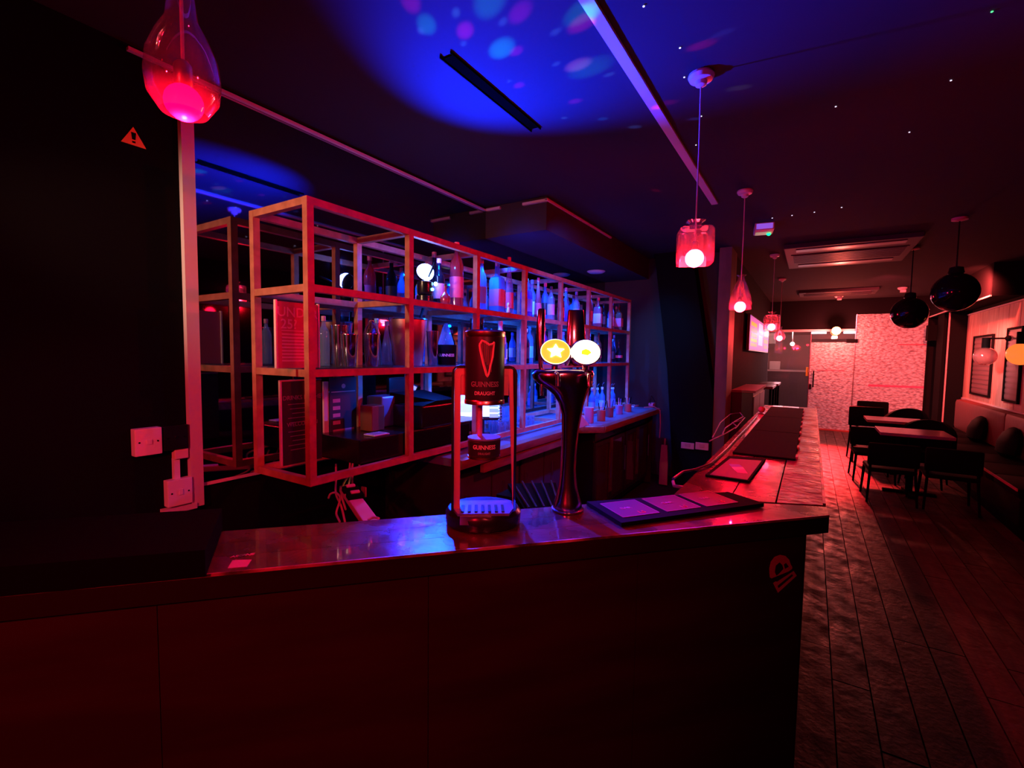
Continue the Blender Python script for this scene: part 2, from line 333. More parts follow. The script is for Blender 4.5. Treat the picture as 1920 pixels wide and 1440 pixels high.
# column and sloping beam beyond the bar end
cl = struct('column', MB().box((-.985, 6.15, 0), (-.85, 6.6, ZC)), mat('column_paint', (.16, .08, .08), .6, noise=((.06, .03, .035), 4, (1, 1, .3))))
a1, a2 = onY(1318, 640, 6.15), onY(1337, 749, 6.15); b1, b2 = onY(1150, 350, 6.15), onY(1252, 690, 6.15)
sl = MB()
poly = [(-.985, a2.z), (-.985, 0), (-1.42, 0), (b2.x, b2.z), (-1.75, 2.9), (-1.30, 2.9)]
sl.v = [(p[0], 6.12, p[1]) for p in poly] + [(p[0], 6.38, p[1]) for p in poly]
k = len(poly); sl.f = [tuple(range(k)), tuple(range(k, 2*k))[::-1]] + [(i, (i+1) % k, (i+1) % k + k, i + k) for i in range(k)]
struct('wall_raking', sl, WALLB)
struct('ceiling_soffit', MB().box((1.98, 8.75, 2.46), (XR, YF, 2.9)), WALLD)
struct('trim_7', MB().box((1.965, 8.75, 2.455), (1.98, YF, 2.475)), TRIMP)
struct('baseboard_right', MB().box((2.27, 10.9, 0), (2.3, YF, .12)), BLK)
# ================================================================== BAR
cf0, cf1 = Vector((-1.62, -.035)), Vector((.068, 1.80))         # front edge (to the corner)
bi0, bi1 = Vector((-1.62, .37)), Vector((-.40, 1.70))           # inner edge
d = (cf1 - cf0).normalized()
bt = thing('bar_worktop', 'dark varnished plank bar top with worn chipped edge, bent at the near corner', 'bar counter', (0, 0, 0))
def qprism(pts, z0, z1): return MB().prism(pts, z0, z1)
def lerp(a, b, t): return (a[0] + (b[0]-a[0]) * t, a[1] + (b[1]-a[1]) * t)
jn = (-.395, 1.70); jc = (.062, 1.905)                            # joint between both arms
# diagonal arm: three boards side by side
for t0, t1 in ((0, .34), (.34, .67), (.67, 1)):
    p = [lerp(cf0, bi0, t0), lerp(cf1, (jn[0], jn[1]) , t0) if t0 else (cf1.x, cf1.y), lerp((cf1.x, cf1.y), jn, t1), lerp(cf0, bi0, t1)]
    p[0] = lerp(cf0, bi0, t0 + (.006 if t0 else 0)); p[1] = lerp((cf1.x, cf1.y), jn, t0 + (.006 if t0 else 0))
    qprism(p, 1.045, 1.1).build('board', BARW, bt)
qprism([(cf1.x, cf1.y + .002), (jc[0]+.004, jc[1]-.006), (jn[0], jn[1]+.0)], 1.045, 1.0995).build('board', BARW, bt)
# long arm: boards along Y
ye = 5.66
for (xa, xb, m, nm) in ((-.40, -.225, BARW, 'board'), (-.220, -.085, BARW, 'board'), (-.080, .055, BARE, 'worn_edge_board')):
    def yl(x): return jn[1] + .012 + (x - jn[0]) / (jc[0] - jn[0]) * (jc[1] - jn[1])
    if m is BARE:
        y = yl(xa)
        cuts = [None, 2.95, 3.9, 4.8, ye]
        prev = None
        for c in cuts[1:]:
            pts = [(xa, prev if prev else yl(xa)), (xb, prev if prev else yl(xb)), (xb, c - .006), (xa, c - .006)]
            qprism(pts, 1.045, 1.1).build(nm, m, bt); prev = c
    else:
        qprism([(xa, yl(xa)), (xb, yl(xb)), (xb, ye), (xa, ye)], 1.045, 1.1).build(nm, m, bt)
MB().box((.055, 1.93, 1.05), (.064, ye, 1.102)).build('edge_strip', EDGE, bt)
nrm = Vector((d.y, -d.x)); e0 = cf0 - d * .0
eb = MB(); q = [cf0 + nrm * .004, cf1 + nrm * .004, cf1, cf0]; eb.prism([tuple(v) for v in q], 1.0945, 1.1015); eb.build('edge_strip', EDGE, bt)
q = [cf0 + nrm * .003, cf1 + nrm * .003, cf1 + nrm*.0002, cf0 + nrm*.0002]; qprism([tuple(v) for v in q], 1.043, 1.0953).build('fascia_board', mat('black_fascia', (.02, .009, .008), .5, spec=.2), bt)
# carcass panels
fr = thing('bar_cabinet', 'dark red-brown panelled front of the bar below the worktop', 'bar counter', (0, 0, 0))
s0, s1 = cf0 - nrm * .055, cf1 - nrm * .055 - d * .03; Ld = (s1 - s0).length
npan = 4
for i in range(npan):
    a = s0 + d * (Ld * i / npan + .0008); b = s0 + d * (Ld * (i + 1) / npan - .0008)
    c_, d_ = b - nrm * .02, a - nrm * .02
    qprism([tuple(a), tuple(b), tuple(c_), tuple(d_)], .10, 1.044).build('front_panel', FRONT, fr)
q = [s0 - nrm * .021, s1 - nrm * .021, s1 - nrm * .05, s0 - nrm * .05]; qprism([tuple(v) for v in q], .0, 1.04).build('carcass', BLK, fr)
for i in range(4):
    ya = s1.y + .04 + (5.6 - s1.y) / 4 * i; yb = s1.y + .037 + (5.6 - s1.y) / 4 * (i + 1)
    MB().box((-.01, ya, .1), (.012, min(yb, 5.62), 1.044)).build('side_panel', FRONT, fr)
MB().box((-.40, 5.60, 0), (.0, 5.64, 1.04)).build('end_panel', BLK, fr); MB().box((-.40, 1.86, 0), (-.37, 5.59, 1.04)).build('carcass', BLK, fr)
# raised black block on the near left end of the bar
rb = thing('bar_riser', 'low black box standing on the left end of the bar top', 'box', (0, 0, 0))
r0 = onZ(417, 994, 1.1); r1 = onZ(391, 1082, 1.1)
q = [(r1.x-.004, r1.y-.004), (r0.x, r0.y), (r0.x - d.x*.5, r0.y - d.y*.5), (r1.x - d.x*.5, r1.y - d.y*.5)]
qprism(q, 1.1015, 1.155).build('body', WALLB, rb); q2 = [(x*1.0, y) for x, y in q]; qprism(q2, 1.155, 1.162).build('lid', BLK, rb)
# sticker on the bar front: round head over a tilted banner
st = thing('bar_sticker', 'round red sticker with a tilted banner under it on the bar front', 'sticker')
def onfront(px, py):
    r = _ray(px, py); p0 = Vector((s0.x, s0.y, 0)); nn = Vector((nrm.x, nrm.y, 0)); t = (p0 - Vector((0, 0, CH))).dot(nn) / r.dot(nn)
    return Vector((0, 0, CH)) + r * t + nn * .0015
def decal(pxs, name, m, parent, lift=0.0, fn=onfront, nn=None):
    nn = Vector((nrm.x, nrm.y, 0)) if nn is None else nn
    vs = [fn(x, y) + nn * lift for x, y in pxs]; k = len(vs); mb = MB(); mb.v = [tuple(v) for v in vs] + [tuple(v - nn * .001) for v in vs]
    mb.f = [tuple(range(k)), tuple(range(k, 2*k))[::-1]] + [(i, (i+1) % k, (i+1) % k + k, i + k) for i in range(k)]
    return mb.build(name, m, parent)
STK = cmat((.95, .25, .3)); 
head = [(1465 + 21*math.cos(t) * (1 if math.cos(t) > 0 else 1.05), 1063 + 22*math.sin(t)) for t in [PI*(.78 + 1.28*i/16) for i in range(17)]]
head = [(1443, 1082), (1442, 1066), (1445, 1053), (1452, 1044), (1462, 1040), (1472, 1042), (1479, 1049), (1482, 1058), (1485, 1063), (1484, 1069), (1475, 1074), (1462, 1084), (1451, 1088)]
decal(head, 'sticker_head', STK, st)
decal([(1452, 1072), (1454, 1060), (1461, 1054), (1466, 1059), (1468, 1066), (1461, 1074), (1455, 1079)], 'window_mark', DPAPER, st, .0006)
decal([(1469, 1058), (1473, 1055), (1478, 1062), (1471, 1066)], 'window_mark', DPAPER, st, .0006)
decal([(1446, 1084), (1478, 1071), (1485, 1066), (1487, 1070), (1456, 1090), (1447, 1088)], 'stripe_mark', DPAPER, st, .0007)
decal([(1449, 1093), (1486, 1068), (1493, 1079), (1458, 1111)], 'banner', STK, st, .0003)
decal([(1457, 1098), (1484, 1076), (1486, 1079), (1459, 1102)], 'stripe_mark', DPAPER, st, .0009)
# code plate on the bar top without its code: pale square card + print
def ontop(px, py): return onZ(px, py, 1.1012)
UPV = Vector((0, 0, 1))
qc = thing('bar_top_card', 'small pale printed sticker on the bar top near the black box', 'sticker')
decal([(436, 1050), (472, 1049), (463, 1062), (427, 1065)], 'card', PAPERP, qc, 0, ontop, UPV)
for i, (x, t) in enumerate(((434, 'A'), (441, 'S'), (448, 'C'), (455, 'A'), (463, 'N'), (471, 'E'))):
    p = ontop(x + 3, 1044 - i * 1.0)
    oo = text(t, .016, 'letter', TXTW if i not in (2, 3) else cmat((.3, .9, .5)), qc, p, math.atan2(d.y, d.x), rx=-PI/2 + .0)
# ================================================================== BAR-TOP OBJECTS
# stout tap
gx = onZ(906, 982, 1.1); G = thing('stout_tap', 'black and copper stout tap with round drum, harp emblem and drip base', 'beer tap', (gx.x, gx.y, 1.1015), 0)
G.rotation_euler = (0, 0, math.radians(36)); G.scale = (1.05, 1.05, 1.21)
mb = MB(True); mb.ring([(.088, 0), (.104, .004), (.106, .03), (.098, .040)], 40, (0, .01), 1, .9); mb.build('base', BLKG, G)
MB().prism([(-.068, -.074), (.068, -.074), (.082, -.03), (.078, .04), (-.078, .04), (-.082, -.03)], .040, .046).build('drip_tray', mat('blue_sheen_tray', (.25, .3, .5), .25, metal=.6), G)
for k in range(7): MB().box((-.06 + .018*k, -.066, .046), (-.052 + .018*k, -.01, .049)).build('tray_slat', BLKG, G)
MB().prism([(-.062, -.072), (.02, -.078), (.02, -.082), (-.062, -.076)], .02, .04).build('tray_front', STEEL, G)
# inverted-U frame: black outer, copper inner face
def uframe(hw, h, t, dep, y0, name, m, rad=.02):
    outer = [(-hw, .04), (-hw, h - rad)] + [(-hw + rad - rad*math.cos(a), h - rad + rad*math.sin(a)) for a in (PI/6, PI/3, PI/2)] + [(hw - rad + rad*math.sin(a), h - rad + rad*math.cos(a)) for a in (0, PI/6, PI/3)] + [(hw, h - rad), (hw, .04)]
    ih = hw - t
    inner = [(-ih, .04), (-ih, h - t - rad*.3), (-ih + rad*.3, h - t)] + [(-ih + rad*.3, h - t)]*3 + [(ih - rad*.3, h - t)]*2 + [(ih - rad*.3, h-t), (ih, h - t - rad*.3), (ih, .04)]
    m_ = min(len(outer), len(inner)); outer = outer[:m_]; inner = inner[:m_]
    mb = MB(); k = m_
    mb.v = [(x, y0, z) for x, z in outer] + [(x, y0, z) for x, z in inner] + [(x, y0 + dep, z) for x, z in outer] + [(x, y0 + dep, z) for x, z in inner]
    for i in range(k - 1):
        mb.f += [(i, i+1, k+i+1, k+i), (2*k+i, 3*k+i, 3*k+i+1, 2*k+i+1), (i, 2*k+i, 2*k+i+1, i+1), (k+i, k+i+1, 3*k+i+1, 3*k+i)]
    return mb.build(name, m, G)
uframe(.088, .385, .006, .075, -.035, 'outer_frame', BLKG)
uframe(.081, .379, .016, .02, -.030, 'copper_frame', COPS, .014)
MB().box((-.065, -.026, .315), (.065, -.012, .367)).build('copper_plate', COPS, G)
for sx_ in (-1, 1): text('BREWED TO PERFECTION', .008, 'side_lettering', TXTG, G, (sx_*.0886, 0, .25), -PI/2 if sx_ < 0 else PI/2).rotation_euler = (0, -PI/2 * sx_, -PI/2 if sx_ < 0 else PI/2)
mb = MB(True); mb.ring([(.0515, .300), (.052, .304), (.052, .452), (.0515, .456)], 36, (0, -.045)); mb.build('drum', mat('dark_drum_plastic', (.018, .013, .024), .4), G)
MB(True).ring([(.040, .296), (.0535, .298), (.0535, .306), (.052, .308)], 36, (0, -.045)).build('lower_rim', COPPER, G, label='copper rim')
MB(True).ring([(.052, .450), (.0535, .452), (.0535, .462), (.046, .466), (.002, .466)], 36, (0, -.045)).build('upper_rim', COPPER, G, label='copper rim')
# harp: neck, pillar, soundbox, strings
def bendp(x, z, r=.0535): a = x / r; return (r * math.sin(a), -.045 - r * math.cos(a), z)
hp = [(-.014, .432), (-.008, .441), (.0, .438), (.010, .432), (.020, .434), (.024, .438)]
harp = MB(True).tube([bendp(*p) for p in hp], .003, 6); harp.tube([bendp(-.014, .432), bendp(-.012, .42), bendp(-.004, .39), bendp(.004, .366), bendp(.008, .362)], .0036, 6)
harp.tube([bendp(.024, .438), bendp(.022, .425), bendp(.020, .405), bendp(.014, .385), bendp(.010, .368), bendp(.006, .362)], .0026, 6)
HO = harp.build('harp_emblem', mat('harp_copper', (.95, .5, .42), .4, metal=.2), G, label='copper harp emblem')
sm = MB()
for k in range(6):
    x = -.008 + .005 * k; zt = .436 - .004 * (k > 2); zb = .40 - .006 * k; sm.tube([bendp(x, zt, .0528), bendp(min(x + .004, .016), max(zb, .372), .0528)], .0006, 4)
s_ = sm.build('harp_string', cmat((.5, .08, .12)), HO); s_['kind'] = 'stuff'
text('GUINNESS', .0165, 'drum_lettering', TXTG, G, (0, -.045, .344), 0, .0524)
text('DRAUGHT', .0115, 'drum_lettering', TXTW, G, (0, -.045, .324), 0, .0524)
MB().tube([(-.012, -.03, .19), (-.012, -.03, .30)], .0075, 10).build('stem', COPS, G)
MB(True).ring([(.036, .174), (.043, .180), (.044, .212), (.040, .216)], 32, (0, -.045)).build('lower_drum', mat('dark_drum_plastic_lower', (.02, .015, .02), .4), G)
MB(True).ring([(.036, .170), (.044, .172), (.044, .177), (.040, .178)], 32, (0, -.045)).build('lower_rim', COPPER, G)
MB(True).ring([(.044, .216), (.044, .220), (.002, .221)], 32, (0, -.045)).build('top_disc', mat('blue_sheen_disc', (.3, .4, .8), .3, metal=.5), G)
text('GUINNESS', .0135, 'drum_lettering', TXTW, G, (0, -.045, .201), 0, .0446)
text('DRAUGHT', .0068, 'drum_lettering', TXTG, G, (0, -.045, .187), 0, .0446)
# chrome two-tap fount
tx = onZ(1064, 956, 1.1); T = thing('chrome_beer_fount', 'chrome fount with two lit oval badges on a slender curved column', 'beer tap', (tx.x, tx.y, 1.1015), math.radians(36))
k = 1/588.
secs = [(958,1037,1092,.045),(950,1036,1091,.044),(940,1039,1089,.040),(925,1043,1084,.034),(911,1046,1081,.030),(880,1049,1078,.026),(848,1050,1079,.025),(807,1050,1082,.026),(775,1049,1087,.028),(755,1043,1091,.032),(738,1032,1096,.036),(727,1018,1100,.040),(718,1003,1104,.043),(709,994,1107,.045),(700,992,1109,.046),(694,998,1106,.043),(691,1010,1098,.036)]
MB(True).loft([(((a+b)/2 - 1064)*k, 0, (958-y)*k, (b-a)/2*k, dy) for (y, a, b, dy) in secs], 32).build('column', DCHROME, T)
MB(True).ring([(.050, 0), (.052, .002), (.052, .006), (.047, .008)], 32).build('foot_ring', CHROME, T)
zt = (958-691)*k
for (ux, mt, nm, lb) in ((-.052, LENSY, 'lit_badge', 'glowing amber badge'), (.044, LENSW, 'lit_badge', 'glowing white badge')):
    b_ = MB(True).ring([(.046, -.008), (.050, -.004), (.050, .004), (.046, .008)], 36).build('badge_housing', CHROME, T, (ux, -.012, zt + .053), (math.radians(78), 0, 0)); b_.scale = (1.0, .84, 1)
    ln = MB(True).ring([(.0455, .008), (.0455, .0095), (.030, .0125), (.001, .0135)], 36).build(nm, mt, b_, label=lb)
    if ux < 0:
        pts = []
        for j in range(10): r_ = .028 if j % 2 == 0 else .014; a = PI/2 + j*PI/5; pts.append((r_*math.cos(a), r_*math.sin(a)))
        MB().prism(pts, .0125, .0145).build('star_mark', STARW, b_)
        MB(True).ring([(.0475, .0082), (.0455, .0105)], 36, cap=False).build('badge_rim', RIMW, b_)
    else:
        MB().prism([(-.016, -.010), (.004, -.014), (.016, -.004), (.008, .006), (-.002, .010), (-.014, .004)], .0135, .015).build('yellow_mark', YELE, b_)
    MB().tube([(ux, -.005, zt - .004), (ux, -.010, zt + .012)], .010, 12).build('badge_stalk', CHROME, T)
    MB(True).tube([(ux, -.03, zt - .012), (ux, -.075, zt - .018), (ux, -.082, zt - .05)], .008, 10).build('tap_spout', CHROME, T)
# handles behind the badges
MB(True).loft([(-.093, .01, zt + .0, .007, .006), (-.094, .012, zt + .05, .010, .008), (-.096, .014, zt + .13, .014, .009), (-.094, .015, zt + .185, .012, .008), (-.093, .015, zt + .19, .008, .006)], 16).build('tap_handle', DCHROME, T, label='dark chrome handle')
MB(True).tube([(-.093, .0, zt + .0), (-.093, -.01, zt - .04), (-.092, -.012, zt - .085)], .008, 10, .005).build('tap_spout', DCHROME, T)
MB(True).loft([(.022, .03, zt + .01, .036, .012), (.022, .032, zt + .08, .033, .012), (.020, .034, zt + .185, .026, .010), (.020, .034, zt + .19, .024, .008)], 20).build('tap_handle', CHROME, T, label='wide chrome handle')
# drip mats
def flat_mat(name, pts, z0, z1, m, label, cat='bar mat'):
    t = thing(name, label, cat); qprism([(p.x, p.y) for p in pts], z0, z1).build('mat_body', m, t); return t
c4 = [onZ(x, y, 1.1) for x, y in ((1100, 948), (1165, 989), (1432, 951), (1365, 929))]
c4 = [c4[0], c4[1], c4[2], c4[3]]
m1 = flat_mat('drip_mat', c4, 1.1015, 1.114, BLKM, 'long black rubber drip mat with three printed panels at the bar corner')
U = (c4[2] - c4[1]); V = (c4[0] - c4[1])
def mp(u, v): p = c4[1] + U * u + V * v; return (p.x, p.y)
RMP = [cmat((.09, .04, .08)), cmat((.10, .03, .06)), cmat((.15, .03, .05))]
for i, u in enumerate((.17, .46, .74)):
    qprism([mp(u - .12, .16), mp(u + .12, .16), mp(u + .12, .82), mp(u - .12, .82)], 1.114, 1.1152).build('printed_panel', RMP[i], m1)
    for (a_, b_) in (((u-.12, .16), (u+.12, .17)), ((u-.12, .81), (u+.12, .82)), ((u-.12, .16), (u-.117, .82)), ((u+.117, .16), (u+.12, .82))):
        qprism([mp(a_[0], a_[1]), mp(b_[0], a_[1]), mp(b_[0], b_[1]), mp(a_[0], b_[1])], 1.1152, 1.1158).build('panel_border', cmat((.5, .12, .25)), m1)
    p = mp(u + .03, .27); text('L5', .026, 'lettering', TXTR, m1, (p[0], p[1], 1.1156), math.atan2(U.y, U.x), rx=-PI/2)
    p = mp(u - .02, .5); text('BAR', .022, 'lettering', cmat((.45, .15, .25)), m1, (p[0], p[1], 1.1156), math.atan2(U.y, U.x), rx=-PI/2)
m2 = flat_mat('counter_mat', [onZ(x, y, 1.1) for x, y in ((1322, 894), (1404, 906), (1436, 863), (1366, 858))], 1.1015, 1.109, BLKM, 'square dark mat with a bright printed patch behind the drip mat')
q = [onZ(x, y, 1.109) for x, y in ((1331, 890), (1401, 900), (1428, 864), (1369, 860))]; qprism([(p.x, p.y) for p in q], 1.109, 1.110).build('printed_panel', cmat((.10, .05, .14)), m2)
for c, pts in (((.15, .35, .95), ((1366, 870), (1386, 871), (1393, 876), (1372, 876))), ((.85, .9, .95), ((1372, 876), (1393, 876), (1396, 880), (1377, 881))), ((.9, .15, .45), ((1377, 881), (1396, 880), (1402, 888), (1383, 886)))):
    q = [onZ(x, y, 1.110) for x, y in pts]; qprism([(p.x, p.y) for p in q], 1.110, 1.1107).build('colour_patch', cmat(c), m2)
m3 = thing('bar_runner', 'long black rubber bar runner lying along the far part of the bar', 'bar mat')
for i in range(3):
    y0_, y1_ = 2.66 + i*.92, 2.66 + (i+1)*.92 - .008
    MB().box((-.325, y0_, 1.1015), (-.045, y1_, 1.111), .003).build('mat_section', BLKM, m3)
for i in range(9): MB().box((-.046, 2.7+i*.3, 1.1015), (-.036 , 2.78+i*.3, 1.113)).build('mat_tab', cmat((.5, .25, .2)), m3)
# hose/rail on the inner side of the bar
hz = thing('service_rail', 'chrome rail with a looped hose along the inner edge of the bar', 'rail')
MB(True).tube([onZ(x, y, 1.10) + Vector((0, 0, .012)) for x, y in ((1262, 903), (1280, 890), (1305, 885), (1330, 875), (1347, 860), (1362, 846), (1380, 826), (1400, 805), (1420, 782))], .006, 8).build('rail', mat('blue_grey_metal', (.5, .5, .7), .2, metal=.9), hz)
MB(True).tube([onZ(x, y, 1.07) for x, y in ((1262, 903), (1264, 911), (1280, 914), (1296, 912))], .007, 8).build('hose_end', CABLEL, hz)
for nm, lb, pts in (('bar_cable', 'upper tangle of thin cable on the inner edge of the bar', ((1350, 830), (1362, 800), (1380, 783), (1398, 780), (1405, 788), (1392, 796), (1372, 812), (1368, 826))),
                    ('bar_cable', 'lower tangle of thin cable below the bar runner', ((1345, 838), (1375, 822), (1395, 808), (1385, 800), (1400, 796), (1408, 790), (1392, 812)))):
    tag(MB(True).tube([onZ(x, y, 1.1) + Vector((-.05, .05, .02)) for x, y in pts], .004, 6).build(nm, CABLEL), lb, 'cable')
tag(MB(True).ball((0, 0, 0), .03, 14, 8).build('fruit', cmat((.6, .12, .12)), None, onZ(1428, 768, 1.13)), 'small red ball beside the far end of the bar runner', 'ball')
# ================================================================== SHELF UNIT
SH = thing('bottle_shelving', 'open timber frame shelving of seven bays standing before the mirror', 'shelf', (-1.97, 1.355, 0))
ys = [i * .6435 for i in range(8)]; LV = [2.285, 1.893, 1.498, .985]; r = .0175; DX = -.44
def prt(mb, name, m, label=None): return mb.build(name, m, SH, label=label)
for y in ys:
    for x in (0, DX): prt(MB().box((x-r, y-r, .968), (x+r, y+r, 2.302)), 'upright', WOODR)
for z in LV:
    for i in range(7):
        for x in (0, DX): prt(MB().box((x-r*.92, ys[i]+r, z-r), (x+r*.92, ys[i+1]-r, z+r)), 'rail', WOODR)
    for y in ys: prt(MB().box((DX+r, y-r*.92, z-r*.98), (-r, y+r*.92, z+r*.98)), 'cross_rail', WOODR)
for z in LV[1:3]:
    for i in range(7):
        if z > 1.8 and i == 0: continue
        prt(MB().box((DX+.004, ys[i]+.012, z+r), (-.004, ys[i+1]-.012, z+r+.006)), 'shelf_panel', SHELFG)
SZ2, SZ1 = LV[1]+r+.0065, LV[2]+r+.0065
# ================================================================== BACK COUNTER
CT = .948
bc = thing('back_counter', 'back bar counter with thick rounded wooden lip under the shelving', 'counter')
pts = [(X0+.002, 2.25), (-1.80, 2.25), (-1.80, 3.95), (-1.60, 4.12), (-1.60, 6.0), (X0+.002, 6.0)]
MB().prism(pts, CT-.05, CT).build('worktop', CTOP, bc)
def lip(a, b, name='lip'):
    a, b = Vector((*a, 0)), Vector((*b, 0)); dd = (b-a).normalized(); nn = Vector((dd.y, -dd.x, 0)); mb = MB(True)
    sec = [(0, -.065), (.018, -.06), (.026, -.03), (.022, -.004), (0, .004), (-.03, .004), (-.03, -.065)]
    mb.v = [tuple(p + nn*u + Vector((0, 0, CT+v))) for p in (a, b) for u, v in sec]; k = len(sec)
    mb.f = [(i, (i+1) % k, (i+1) % k+k, i+k) for i in range(k)] + [tuple(range(k)), tuple(range(k, 2*k))[::-1]]
    return mb.build(name, CLIP, bc)
lip((-1.80, 2.25), (-1.80, 3.95)); lip((-1.80, 3.95), (-1.60, 4.12)); lip((-1.60, 4.12), (-1.60, 6.0))
MB().box((X0+.01, 2.27, 0), (X0+.05, 5.98, CT-.06)).build('back_panel', BLK, bc)
MB().box((X0+.05, 2.27, .0), (-1.86, 2.30, CT-.06)).build('side_panel', CABD, bc); MB().box((X0+.05, 5.94, 0), (-1.66, 5.97, CT-.06)).build('side_panel', CABD, bc)
MB().box((-1.82, 2.5, CT-.13), (-1.79, 3.9, CT-.07)).build('underside_rail', CLIP, bc)
cb = None
for i, (ya, yb, xf, lb) in enumerate(((2.35, 3.10, -1.88, 'dark under-counter cabinet, leftmost below the back counter'), (3.12, 3.88, -1.88, 'dark under-counter cabinet in the middle below the back counter'))):
    c = thing('undercounter_cabinet', lb, 'cabinet', (xf, ya, 0))
    MB().box((-.5, 0, .08), (-.02, yb-ya, CT-.14)).build('body', CABD, c)
    for k in range(2):
        w_ = (yb-ya)/2; dr = MB().box((-.02, .01+k*w_, .1), (0, (k+1)*w_-.01, CT-.16), .004).build('door', mat('violet_grey_door', (.05, .04, .07), .3), c)
        MB().tube([(.012, .06+k*w_*1.2, .55), (.012, .06+k*w_*1.2, .68)], .006, 8).build('handle', STEEL, dr)
for i, (ya, yb) in enumerate(((4.2, 5.05), (5.08, 5.93))):
    c = thing('bottle_cooler', ('black glass-door bottle cooler left of its twin under the back counter', 'black glass-door bottle cooler at the right end of the back counter')[i], 'fridge', (-1.70, ya, 0))
    MB().box((-.55, 0, .03), (-.03, yb-ya, CT-.09)).build('body', BLKG, c)
    MB().box((-.03, 0, CT-.17), (-.01, yb-ya, CT-.095)).build('control_panel', BLKG, c)
    for k in range(2):
        w_ = (yb-ya)/2; y0_, y1_ = .01+k*w_, (k+1)*w_-.01
        dr = MB().box((-.028, y0_, .1), (-.005, y0_+.04, .76)).box((-.028, y1_-.04, .1), (-.005, y1_, .76)).box((-.028, y0_+.04, .1), (-.005, y1_-.04, .14)).box((-.028, y0_+.04, .72), (-.005, y1_-.04, .76)).build('door', CABD, c)
        MB().box((-.02, y0_+.04, .14), (-.014, y1_-.04, .72)).build('pane', mat('dark_cooler_glass', (.05, .03, .035), .08), dr)
        MB().tube([(.012, y1_-.025, .35), (.012, y1_-.025, .62)], .008, 8).build('handle', STEEL, dr)
    MB().box((-.006, (yb-ya)/2-.05, .2), (.004, (yb-ya)/2+.03, .76)).build('door_strip', mat('worn_metal_strip', (.3, .2, .17), .4, metal=.6, noise=((.12, .07, .06), 9, (1, 1, 1))), c)
    MB(True).tube([(.0, (yb-ya)/2+.13, .80), (.006, (yb-ya)/2+.13, .80)], .012, 12).build('badge', CHROME, c)
# black base box under the shelf with till equipment on it
bx = thing('till_cabinet', 'black box under the shelf carrying the till and printer', 'cabinet', (0, 0, 0))
MB().box((-2.385, 1.66, 1.003), (-1.996, 2.78, 1.135), .008).build('body', BLKG, bx)
MB().box((-1.996, 2.04, 1.01), (-1.990, 2.60, 1.115), .0).build('drawer_front', BLK, bx)
MB().tube([(-1.987, 2.6, 1.05), (-1.982, 2.6, 1.05)], .012, 12).build('lock', STEEL, bx)
ZB = 1.137
def at(px, X_, py=760): return onX(px, py, X_).y
pr = thing('receipt_printer', 'black receipt printer with blue-lit sloping lid left of the till screen', 'printer', (-2.12, 2.26, ZB))
MB().box((-.14, -.14, 0), (.14, .17, .14), .01).build('body', BLKG, pr)
sl = MB(); sl.v = [(-.14, -.14, .141), (.14, -.14, .141), (.14, .17, .141), (-.14, .17, .141), (-.14, -.14, .21), (.14, -.02, .165), (.14, .17, .165), (-.14, .17, .21)]
sl.f = [(0,3,2,1), (4,5,6,7), (0,1,5,4), (1,2,6,5), (2,3,7,6), (3,0,4,7)]; sl.build('lid', BLK, pr)
tm = thing('black_monitor', 'upright black screen seen from its rear behind the receipt printer', 'monitor', (-2.33, at(750, -2.33), ZB))
MB().box((-.015, -.11, .03), (.015, .11, .30), .01).build('screen', BLKG, tm); MB().box((-.05, -.06, 0), (.05, .06, .03), .005).build('stand', BLK, tm)
pos = thing('till_screen', 'tilted touchscreen till with a glowing white display', 'till', (-2.14, at(899, -2.14), CT))
# screen facing the bar staff (+X side), tilted back
pm_ = Matrix.Translation((0, 0, .30)) @ Matrix.Rotation(math.radians(-50), 4, 'Z') @ Matrix.Rotation(math.radians(0), 4, 'Y')
def posbox(a, b, name, m, par, tilt=True):
    o = MB().box(a, b).build(name, m, par); return o
A = Matrix.Rotation(math.radians(38), 4, 'Z') @ Matrix.Rotation(math.radians(-25), 4, 'X')
hd = MB().box((-.17, .0, -.12), (.17, .03, .13), .006).build('screen_housing', BLKG, pos); hd.matrix_local = Matrix.Translation((0, 0, .265)) @ A
dsp = MB().box((-.155, -.003, -.10), (.155, 0, .118)).build('display', mat('lit_till_display', (.9, .9, .9), .3, emit=(.72, .86, 1.0), es=1.0), hd)
KC = [(1, 1, .95), (.35, .42, .6), (.55, .62, .75)]
for i in range(5):
    MB().box((.075, -.0045, .09 - i*.042), (.145, -.003, .06 - i*.042)).build('key', mat('lit_key', KC[1], .4, emit=KC[1], es=.7), dsp)
for i in range(2):
    MB().box((-.04, -.0045, .06 - i*.085), (.055, -.003, .005 - i*.085)).build('key', mat('lit_key_white', KC[0], .4, emit=KC[0], es=1.5), dsp)
    MB().box((-.145, -.0045, .09 - i*.085), (-.06, -.003, .02 - i*.085)).build('key', mat('lit_key_grey', KC[2], .4, emit=KC[2], es=.9), dsp)
sb = MB().box((-.09, -.04, 0), (.09, .14, .03), .006).box((-.04, .03, .03), (.04, .07, .24)).build('stand', BLKG, pos); sb.rotation_euler = (0, 0, math.radians(38))
sp_ = MB(True)
for k in range(3): pass
sp_.tube([(.16 + .012*math.cos(t), .05 + .012*math.sin(t), .30 - t*.0035) for t in [i*.7 for i in range(70)]], .0035, 6); sp_.build('coiled_cable', mat('grey_green_cable', (.3, .5, .45), .4), pos)
cd = thing('red_candle', 'short glowing red candle holder on the black till box', 'candle', (-2.04, at(814, -2.04, 800), ZB))
MB(True).ring([(.042, 0), (.044, .004), (.045, .105), (.041, .107)], 24).build('glass', mat('red_candle_glass', (.9, .15, .2), .4, emit=(1, .03, .06), es=1.1), cd)
MB(True).ring([(.041, .107), (.040, .112), (.02, .112)], 24, cap=True).build('rim', cmat((.6, .3, .5)), cd)
